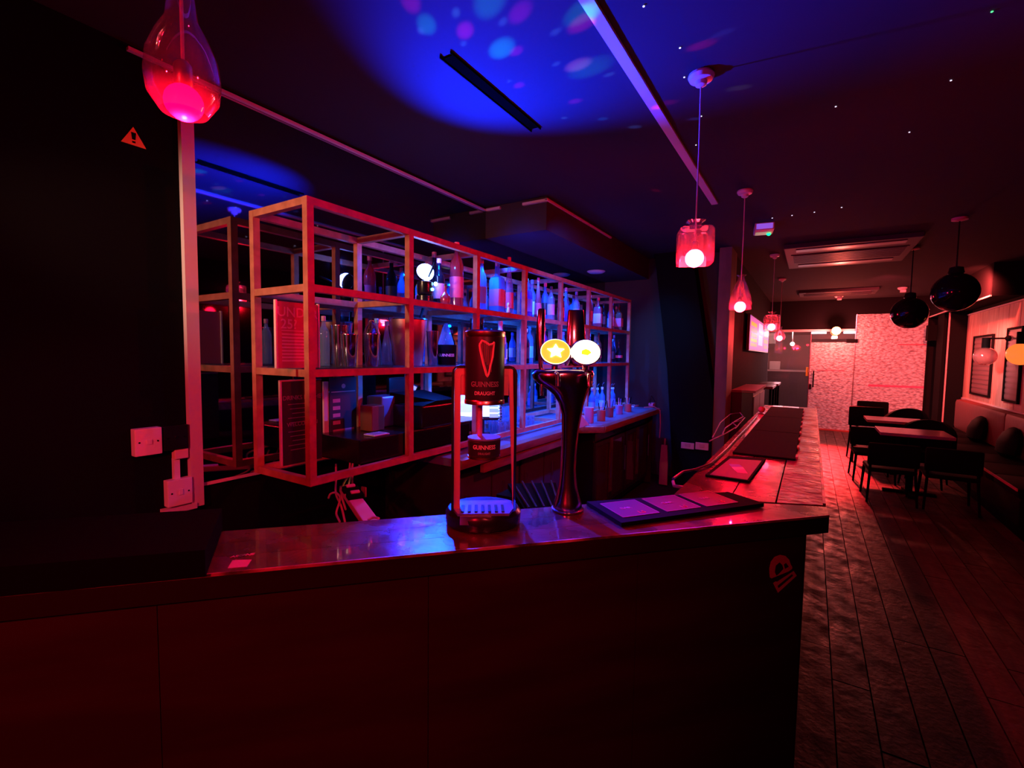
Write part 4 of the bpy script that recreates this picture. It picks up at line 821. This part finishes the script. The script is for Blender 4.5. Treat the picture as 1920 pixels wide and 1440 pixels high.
# dark globes
def globe(px, py, Y_, rad, label):
    c = onY(px, py, Y_); t = thing('globe_lamp', label, 'lamp', (c.x, c.y, ZC)); z = c.z - ZC
    MB(True).ball((0, 0, z), rad, 32, 20).build('globe', mat('smoked_mirror_globe', (.06, .05, .065), .07, metal=.9), t)
    MB(True).ring([(.05, z+rad-.01), (.06, z+rad+.0), (.05, z+rad+.05), (.02, z+rad+.06)], 20).build('neck', BLKG, t)
    MB().tube([(0, 0, z+rad+.05), (0, 0, -.02)], .006, 8).build('rod', BLKG, t); MB(True).ring([(.06, -.001), (.06, -.02), (.02, -.03)], 20).build('ceiling_rose', cmat((.5, .3, .32)), t)
globe(1705, 587, 7.2, .18, 'large smoked mirror globe lamp hanging before the frosted glass')
globe(1790, 548, 5.9, .175, 'large smoked mirror globe lamp, the nearer and higher of the two')
# ================================================================== CEILING FITTINGS
ac = thing('air_conditioner', 'long ceiling air-conditioning cassette above the walkway', 'air conditioner', (.29, 7.05, ZC))
MB().box((-.62, -.72, -.05), (.62, .72, 0), .01).build('frame', mat('grey_ac_plastic', (.05, .04, .045), .5, spec=.08), ac)
MB().box((-.56, -.30, -.056), (.56, .32, -.05)).build('grille', mat('dark_ac_grille', (.05, .04, .045), .5, spec=.08), ac)
for k in range(10): MB().box((-.54, -.27+k*.057, -.062), (.54, -.25+k*.057, -.056)).build('slat', mat('ac_slat', (.08, .06, .07), .4, spec=.08), ac)
for y_ in (-.62, .42): MB().box((-.5, y_, -.058), (.5, y_+.14, -.05)).build('outlet_flap', mat('ac_flap', (.14, .11, .12), .3, spec=.08), ac)
a2_ = dup(ac, (.35, 11.1, ZC), 0, 'far ceiling air-conditioning cassette before the glass partition', None, (1, .5, 1))
em = thing('emergency_light', 'square emergency light on the ceiling with a green glow', 'light', (onZ(1432, 430, 2.86).x, onZ(1432, 430, 2.86).y, ZC), .15)
MB().box((-.085, -.11, -.07), (.085, .11, 0), .008).build('housing', cmat((.6, .62, .6)), em); MB().box((-.07, -.112, -.06), (.07, -.11, -.01)).build('lens_panel', mat('lit_violet_panel', (.3, .2, .7), .3, emit=(.25, .1, .8), es=.8), em)
MB(True).ball((.05, .06, -.072), .02, 12, 8).build('green_led', GRNL, em); MB().box((-.07, -.02, -.073), (.07, .1, -.07)).build('diffuser', mat('lit_green_panel', (.5, .7, .5), .3, emit=(.2, .55, .25), es=.35), em)
for nm, lb, px, py, rr in (('camera_sensor', 'small white ceiling sensor before the far lamp', 1573, 556, .08), ('smoke_detector', 'pale round detector above the dark globe lamp', 1692, 541, .07)):
    p = onZ(px, py, ZC - .02); t = thing(nm, lb, 'sensor', (p.x, p.y, ZC)); MB(True).ring([(rr, -.001), (rr, -.02), (rr*.7, -.04), (rr*.3, -.045)], 20).build('body', WHITP, t); MB().box((-.03, -.05, -.09), (.05, .03, -.045), .006).build('head', WHITP, t)
p = onZ(1098, 517, 2.60)
dl = thing('round_speaker', 'round blue-lit ceiling disc over the right end of the shelving', 'light fitting', (-2.28, 5.5, 2.63)); MB(True).ring([(.10, -.001), (.10, -.012), (.085, -.022), (.01, -.024)], 28).build('disc', cmat((.55, .6, .8)), dl); MB(True).ring([(.11, 0), (.112, -.006), (.10, -.010)], 28, cap=False).build('bezel', cmat((.5, .5, .6)), dl)
# dots of light on the ceiling, each added as a tiny glowing bead
for i, (px, py, gr) in enumerate(((1207, 12, 0), (1275, 90, 0), (1283, 145, 0), (1315, 218, 0), (1305, 272, 0), (1567, 200, 0), (1705, 248, 0), (1783, 151, 0), (1860, 22, 1), (1448, 409, 0), (1485, 404, 0), (1527, 398, 0), (1578, 389, 0))):
    p = onZ(px, py, ZC - .004); col_ = (.1, 1, .3) if gr else (.8, .8, 1)
    tag(MB(True).ball((0, 0, 0), .0045 if py < 300 else .006, 8, 6, sz=.6).build('ceiling_light_dot', mat('lit_dot', col_, .4, emit=col_, es=1.3), None, p), '%s tiny dot of light on the ceiling, counting from the left of the photo' % ('green' if gr else ORD[sorted([1207, 1275, 1283, 1305, 1315, 1448, 1485, 1527, 1567, 1578, 1705, 1783]).index(px)] if sorted([1207, 1275, 1283, 1305, 1315, 1448, 1485, 1527, 1567, 1578, 1705, 1783]).index(px) < 10 else ('eleventh' if px == 1705 else 'twelfth')), 'light', 'dots of light on the ceiling')
# angled conduit by the menu screen
struct('trim_8', MB().tube([onX(1400, 455, -.86), onX(1410, 470, -.86), onX(1470, 565, -.86), onX(1463, 600, -.86)], .014, 4), TRIMP)
# menu screen on the side wall
a, b = onX(1408, 590, -.80), onX(1440, 662, -.80); c1 = onX(1408, 655, -.80)
tv = thing('menu_screen', 'glowing menu screen with coloured price blocks on the side wall', 'screen', (-.835, a.y, c1.z)); w_, h_ = b.y-a.y, a.z-c1.z
MB().box((-.035, w_*.3, h_*.3), (-.01, w_*.7, h_*.7)).build('wall_mount', BLK, tv)
MB().box((-.01, -.02, -.02), (.03, w_+.02, h_+.02), .004).build('bezel', BLKG, tv)
dp = MB().box((.03, 0, 0), (.032, w_, h_)).build('display', mat('lit_menu_violet', (.5, .3, .8), .4, emit=(.30, .12, .62), es=.6), tv)
for (y0_, y1_, z0_, z1_, c) in ((.04, .30, .10, .20, (.9, .5, .3)), (.04, .30, .24, .34, (.95, .6, .1)), (.04, .30, .38, .5, (1, .3, .35)), (.04, .30, .54, .66, (1, .35, .45)), (.04, .28, .72, .84, (1, .6, .05)), (.38, .6, .18, .52, (.5, .7, 1)), (.38, .6, .62, .92, (.55, .75, 1)), (.68, .95, .1, .24, (1, .4, .4)), (.68, .95, .3, .46, (1, .45, .3)), (.68, .95, .52, .74, (1, .3, .4)), (.68, .95, .8, .92, (.9, .6, .5))):
    MB().box((.032, w_*y0_, h_*z0_), (.0335, w_*y1_, h_*z1_)).build('price_block', mat('lit_block', c, .4, emit=tuple(v**1.6 for v in c), es=.75), dp)
# red sockets low on the dark wall past the bar
for i, (pa, pb) in enumerate((((1277, 829), (1301, 843)), ((1304, 829), (1328, 845)))):
    a, b = onY(*pa, 6.1), onY(*pb, 6.1); t = thing('floor_socket', ('left', 'right')[i] + ' one of two red-lit plates low on the dark wall past the bar', 'socket', (a.x, 6.12, b.z)); MB().box((0, -.02, 0), (b.x-a.x, 0, a.z-b.z), .003).build('plate', cmat((.6, .2, .2)), t); MB().box(((b.x-a.x)*.3, -.024, .03), ((b.x-a.x)*.7, -.02, .07)).build('socket_face', cmat((.5, .15, .15)), t)
# dark cupboard and ledge past the bar
t = thing('side_cupboard', 'dark cupboard against the side wall beyond the bar', 'cupboard', (-.86, 6.7, 0)); MB().box((0, 0, 0), (.25, 1.6, 1.15), .006).build('body', CABD, t); MB().box((.25, .02, .05), (.265, .78, 1.1)).build('door', CABD, t); MB().box((.25, .82, .05), (.265, 1.58, 1.1)).build('door', CABD, t)
MB().box((-.0, -.02, 1.15), (.28, 1.62, 1.18)).build('top', cmat((.2, .07, .08)), t)
for i, (yy, hh, lb) in enumerate(((8.9, 1.12, 'dark high ledge table beyond the bar end'), (10.4, 1.10, 'dark high ledge table nearer the glass door'))):
    t = thing('ledge_table', lb, 'table', (-.86, yy, 0)); MB().box((0, 0, hh-.04), (.34, .9, hh), .005).build('top', mat('ledge_top', (.12, .06, .06), .25), t)
    for k in range(2): MB().tube([(.30, .08+.74*k, 0), (.30, .08+.74*k, hh-.04)], .018, 8).build('leg', BLK, t)
# ================================================================== FAR GLASS PARTITION
fw = Y_ = YF
def pane(name, x0, x1, z0, z1, m, label=None):
    o = MB().box((x0, YF-.006, z0), (x1, YF+.006, z1)).build(name, m); o['kind'] = 'structure'
    if label: o['label'] = label
    return o
nt = FROST.node_tree
tc = nt.nodes.new('ShaderNodeTexCoord'); mpn = nt.nodes.new('ShaderNodeMapping'); mpn.inputs['Scale'].default_value = (9, 9, 16); mpn.inputs['Rotation'].default_value = (0, .5, 0)
vo = nt.nodes.new('ShaderNodeTexNoise'); vo.inputs['Scale'].default_value = 1.7; vo.inputs['Detail'].default_value = 3; bp = nt.nodes.new('ShaderNodeBump'); bp.inputs['Strength'].default_value = 1.0; bp.inputs['Distance'].default_value = .06
nt.links.new(tc.outputs['Object'], mpn.inputs[0]); nt.links.new(mpn.outputs[0], vo.inputs['Vector']); nt.links.new(vo.outputs[0], bp.inputs['Height'])
vr = nt.nodes.new('ShaderNodeTexVoronoi'); vr.inputs['Scale'].default_value = 2.4; m5 = nt.nodes.new('ShaderNodeMapping'); m5.inputs['Scale'].default_value = (7, 7, 14); m5.inputs['Rotation'].default_value = (0, .6, 0)
nt.links.new(tc.outputs['Object'], m5.inputs[0]); nt.links.new(m5.outputs[0], vr.inputs['Vector'])
vrr = nt.nodes.new('ShaderNodeValToRGB'); vrr.color_ramp.elements[0].position = .25; vrr.color_ramp.elements[1].position = .85; vrr.color_ramp.elements[0].color = (.88, .82, .84, 1); vrr.color_ramp.elements[1].color = (.46, .33, .36, 1)
nt.links.new(vr.outputs['Distance'], vrr.inputs[0])
for n_ in nt.nodes:
    if n_.type in ('BSDF_DIFFUSE', 'BSDF_TRANSLUCENT'): nt.links.new(vrr.outputs[0], n_.inputs['Color'])
    if n_.type in ('BSDF_DIFFUSE', 'BSDF_TRANSLUCENT', 'BSDF_GLOSSY'): nt.links.new(bp.outputs[0], n_.inputs['Normal'])
pane('window_1', -.87, -.04, .12, 2.12, GCLR, 'clear glass side panel')
dr = pane('door_1', -.03, .775, .03, 1.96, FROST, 'frosted patterned glass door'); MB().box((-.03, YF-.012, .9), (.02, YF-.04, 1.02), .004).build('lock', BLKG, dr); MB().tube([(.05, YF-.05, .95), (.05, YF-.05, 1.32)], .014, 10).build('handle', BLK, dr); MB().box((.62, YF-.03, 1.95), (.82, YF+.01, 2.03)).build('hinge', BLK, dr)
MB().box((.10, YF-.012, 1.33), (.62, YF-.008, 1.345)).build('manifest_line', cmat((.7, .12, .2)), dr)
wp = pane('window_2', .785, 1.98, .12, 2.56, FROST, 'large frosted patterned glass panel')
MB().box((1.05, YF-.014, 1.02), (1.97, YF-.008, 1.06)).build('purple_line', cmat((.55, .1, .3)), wp); MB().box((1.5, YF-.014, 1.90), (1.97, YF-.008, 1.925)).build('purple_line', cmat((.7, .1, .2)), wp)
pane('window_3', -.03, .775, 2.04, 2.2, GCLR, 'clear glass above the door')
struct('trim_9', MB().box((.772, YF-.02, .0), (.787, YF+.02, 2.56)).box((-.04, YF-.015, .0), (-.028, YF+.015, 2.2)), STEEL)
struct('trim_10', MB().box((-.87, YF-.05, 2.20), (.76, YF-.0, 2.25)), TRIMP)
struct('trim_11', MB().box((1.96, YF-.03, .0), (2.0, YF, 2.56)), BLK)
struct('baseboard_far', MB().box((-.87, YF-.03, 0), (1.98, YF+.01, .03)).box((.785, YF-.03, .03), (1.98, YF+.01, .12)), mat('red_base_strip', (.5, .1, .1), .5))
for i, (x0_, x1_) in enumerate(((-.03, .25), (.56, .77))): tag(MB().box((x0_, YF-.075, 2.15), (x1_, YF-.055, 2.19)).build('led_tube', CYANE), ('left', 'right')[i] + ' cyan light tube over the glass door', 'light')
dlp = thing('door_lamp', 'glaring orange-red flood lamp over the glass door', 'lamp', (.42, YF-.28, 2.2)); MB().box((-.07, -.02, -.05), (.07, .06, .05), .01).build('housing', BLKG, dlp, (0, .05, 0)); MB(True).ball((0, -.03, 0), .085, 18, 12, sy=.5).build('lens', ORNG, dlp); MB().tube([(0, .08, .04), (0, .28, .04)], .01, 8).build('bracket', BLK, dlp)
spk = thing('wall_speaker', 'black loudspeaker bracketed beside the frosted glass', 'speaker', (2.02, YF-.5, 1.98)); MB().prism([(-.13, 0), (.13, 0), (.13, .2), (-.13, .2)], 0, .30).build('cabinet', BLKM, spk); MB().box((-.11, -.008, .02), (.11, 0, .28)).build('grille', BLK, spk); MB().tube([(.1, .1, .15), (.28, .1, .15)], .02, 8).build('bracket', BLK, spk)
# lobby seen through the clear glass
t = thing('lobby_counter', 'dark counter seen through the clear glass panel', 'counter', (-1.5, 14.3, 0)); MB().box((0, 0, 0), (1.5, .5, 1.25), .01).build('body', CABD, t); MB().box((-.05, -.05, 1.25), (1.55, .55, 1.29)).build('top', cmat((.7, .55, .55)), t)
tag(MB().box((0, 0, 0), (.25, .2, .22), .01).build('white_box', WHITP, None, (-.95, 14.4, 1.292)), 'white box on the counter behind the clear glass', 'box')
tag(MB().box((0, 0, 0), (.62, .04, .28), .0).build('lobby_sign', OFFW, None, (-1.45, 14.4, 1.98)), 'pale board high behind the clear glass', 'sign')
tag(MB().box((0, 0, 0), (.05, .03, .2), .0).build('yellow_notice', cmat((.9, .6, .05)), None, (-.10, YF+.02, 1.2)), 'small yellow notice on the glass beside the door', 'notice')
t = thing('lobby_lamp', 'small white globe lamp behind the clear glass', 'lamp', (-.42, 13.6, 1.95)); MB(True).ball((0, 0, 0), .05, 14, 10).build('globe', mat('lit_lobby_globe', (1, 1, 1), .3, emit=(1, .8, .75), es=4), t); MB().tube([(0, 0, .05), (0, 0, .95)], .01, 8).build('rod', STEEL, t)
light('lobby_fill', 'POINT', (-.6, 13.4, 2.2), (1, .6, .55), 14, .05)
# ================================================================== RIGHT WALL
wr = struct('wall_cladding', MB().box((XR-.012, 8.3, .90), (XR-.002, 11.25, 2.40)), WALLD)
BRD = mat('limewashed_board', (.62, .42, .36), .55, noise=((.48, .3, .25), 3, (2, 6, 1)), bump=.1)
yb_ = 8.32
while yb_ < 11.2:
    MB().box((XR-.03, yb_, .95), (XR-.012, min(yb_+.43, 11.25), 2.38), .002).build('board', BRD, wr); yb_ += .443
struct('trim_12', MB().box((XR-.045, 8.3, .92), (XR-.002, 11.25, .955)).box((XR-.045, 8.3, 2.38), (XR-.002, 11.25, 2.40)), TRIMP)
struct('column_far', MB().box((2.02, 11.6, 0), (XR, 12.1, 2.9)).box((2.05, 11.28, 0), (XR, 11.33, 2.5)), BLK)
struct('trim_13', MB().box((2.035, 11.30, .0), (2.06, 11.35, 2.45)), mat('rosy_trim', (.5, .3, .32), .5))
def picture(y0_, y1_, z0_, z1_, lb):
    t = thing('picture_frame', lb, 'picture', (XR-.03, y0_, z0_)); w_, h_ = y1_-y0_, z1_-z0_
    MB().box((-.03, 0, 0), (-.0, w_, .03)).box((-.03, 0, h_-.03), (0, w_, h_)).box((-.03, 0, .03), (0, .03, h_-.03)).box((-.03, w_-.03, .03), (0, w_, h_-.03)).build('frame', BLK, t)
    MB().box((-.012, .03, .03), (-.004, w_-.03, h_-.03)).build('picture', mat('dark_louvred_print', (.12, .08, .09), .4), t)
    for k in range(12): MB().box((-.016, .035, .05+(h_-.1)*k/12), (-.012, w_-.035, .05+(h_-.1)*(k+.6)/12)).build('slat', mat('dark_slat', (.16, .10, .12), .4), t)
picture(onX(1858, 690, XR-.05).y, onX(1822, 690, XR-.05).y, 1.05, 2.0, 'dark louvred picture frame on the board wall, the farther one')
picture(onX(1913, 690, XR-.05).y, onX(1884, 690, XR-.05).y, 1.05, 2.05, 'dark louvred picture frame on the board wall, the nearer one')
def wlamp(px, py, X_, rad, gm, lb):
    c = onX(px, py, X_); t = thing('wall_lamp', lb, 'lamp', tuple(c)); MB(True).ball((0, 0, 0), rad, 24, 16).build('globe', gm, t)
    MB(True).tube([(0, 0, rad*.85), (0, 0, rad+.13)], .045, 20).build('socket', BLK, t); MB().tube([(0, 0, rad+.12), (XR-.03-X_, -.0, rad+.12)], .012, 8).build('arm', BLK, t); MB(True).ball((XR-.06-X_, 0, rad+.12), .04, 12, 8).build('knuckle', BLK, t)
wlamp(1847, 668, 2.02, .125, glass('amber_pink_globe', (.9, .55, .55), .45, .06, (.8, .4, .4)), 'glass globe wall lamp, unlit, over the banquette')
wlamp(1914, 664, 2.02, .125, mat('lit_amber_globe', (1, .5, .2), .3, emit=(1, .20, .03), es=1.1), 'glowing amber globe wall lamp at the right edge')
# banquette
bq = thing('banquette', 'long oxblood leather banquette along the board wall', 'sofa', (0, 0, 0))
MB().box((1.66, 5.9, 0), (2.27, 10.75, .12)).build('plinth', BLK, bq)
MB().box((1.62, 5.9, .12), (2.27, 10.75, .38), .02).build('base', LEATHB, bq)
for i in range(7):
    y0_ = 5.9 + i*.692; MB(True).box((1.60, y0_+.004, .38), (2.12, y0_+.688, .47), .03).build('seat_cushion', LEATHB, bq)
    pass
for y0_ in (5.9, 8.33): MB(True).box((2.08, y0_+.002, .46), (2.26, y0_+2.42, .95), .05).build('back_cushion', LEATH, bq)
MB().box((1.592, 5.9, .445), (1.60, 10.75, .468)).build('seat_piping', cmat((.7, .25, .22)), bq)
for i, (px, py) in enumerate(((1829, 812), (1890, 820))):
    c = onX(px, py, 2.0); t = thing('scatter_cushion', ('left', 'right')[i] + ' black rounded cushion propped on the banquette', 'cushion', (c.x, c.y, .475), 0)
    MB(True).loft([(0, 0, .0, .05, .14), (.0, 0, .05, .09, .23), (.02, 0, .17, .10, .24), (.04, 0, .27, .08, .20), (.05, 0, .33, .04, .12), (.05, 0, .35, .01, .04)], 20).build('cushion', LEATHB, t)
# tables and chairs
def table(x0_, x1_, y0_, y1_, lb, m):
    t = thing('dining_table', lb, 'table', ((x0_+x1_)/2, (y0_+y1_)/2, 0)); hx, hy = (x1_-x0_)/2, (y1_-y0_)/2
    MB().box((-hx, -hy, .715), (hx, hy, .75), .004).build('table_top', m, t)
    MB().tube([(0, 0, .03), (0, 0, .715)], .035, 14).build('pedestal', BLK, t); MB().box((-.25, -.04, 0), (.25, .04, .03), .006).build('foot', BLK, t); MB().box((-.04, -.25, 0), (.04, .25, .028), .006).build('foot', BLK, t); return t
TT = mat('satin_pale_table_top', (.42, .30, .28), .22)
table(.72, 1.38, 6.95, 7.55, 'pale square table, the nearer one by the walkway', TT)
table(.70, 1.36, 8.28, 8.85, 'pale square table behind the nearer one', mat('satin_pale_table_top_far', (.45, .32, .28), .2))
def chair0(loc, rz, lb):
    t = thing('dining_chair', lb, 'chair', loc, rz, 'black chairs at the tables')
    MB(True).box((-.22, -.22, .42), (.22, .22, .49), .03).build('seat', LEATHB, t)
    MB(True).box((-.23, .18, .52), (.23, .24, .84), .03).build('backrest', LEATHB, t)
    for sx_ in (-1, 1):
        MB().tube([(sx_*.20, -.20, .43), (sx_*.22, -.22, 0)], .016, 8, .011).build('leg', BLK, t); MB().tube([(sx_*.20, .20, .80), (sx_*.20, .20, .43), (sx_*.22, .25, 0)], .016, 8, .011).build('leg', BLK, t)
    return t
c0 = chair0((.80, 9.22, 0), .1, 'black chair with rounded backrest behind the farther table')
for i, (x, y, rz, lb) in enumerate(((.80, 6.82, PI+.05, 'low black chair pushed in at the near left side of the nearer table'), (.74, 7.84, 0.05, 'black chair between both tables, facing the viewer'), (1.31, 6.82, PI-.03, 'low black chair at the near right corner of the nearer table'), (.95, 10.5, -.1, 'black chair standing alone before the frosted glass'))):
    dup(c0, (x, y, 0), rz, lb, 'black chairs at the tables', (1, 1, .80) if y < 7 or y < 8 else None)
def tub(loc, rz, lb):
    t = thing('tub_chair', lb, 'chair', loc, rz, 'tub chairs by the banquette'); MB(True).box((-.24, -.22, .30), (.24, .2, .45), .04).build('seat', LEATHB, t)
    sh = MB(True); n1 = 14; pts = []
    for k in range(n1+1):
        a = PI*k/n1; pts.append((math.cos(a), math.sin(a), .62 + .2*math.sin(a)))
    base = 0
    for rr in (.30, .25):
        for (ca, sa, zt_) in pts: sh.v += [(ca*rr, sa*rr*.9-.02, .28), (ca*rr, sa*rr*.9-.02, zt_)]
    m_ = (n1+1)*2
    for k in range(n1):
        i = 2*k; sh.f += [(i, i+2, i+3, i+1), (m_+i, m_+i+1, m_+i+3, m_+i+2), (i+1, i+3, m_+i+3, m_+i+1), (i, m_+i, m_+i+2, i+2)]
    sh.f += [(0, 1, m_+1, m_), (m_-2, 2*m_-2, 2*m_-1, m_-1)]; sh.build('shell', LEATHB, t)
    for sx_ in (-1, 1):
        for sy_ in (-1, 1): MB().tube([(sx_*.18, sy_*.16, .30), (sx_*.21, sy_*.2, 0)], .016, 8, .01).build('leg', BLK, t)
    return t
t0 = tub((1.28, 9.62, 0), -.5, 'dark tub chair right of the farther table'); dup(t0, (1.28, 7.92, 0), -.3, 'dark tub chair at the right side, between the tables', 'tub chairs by the banquette')
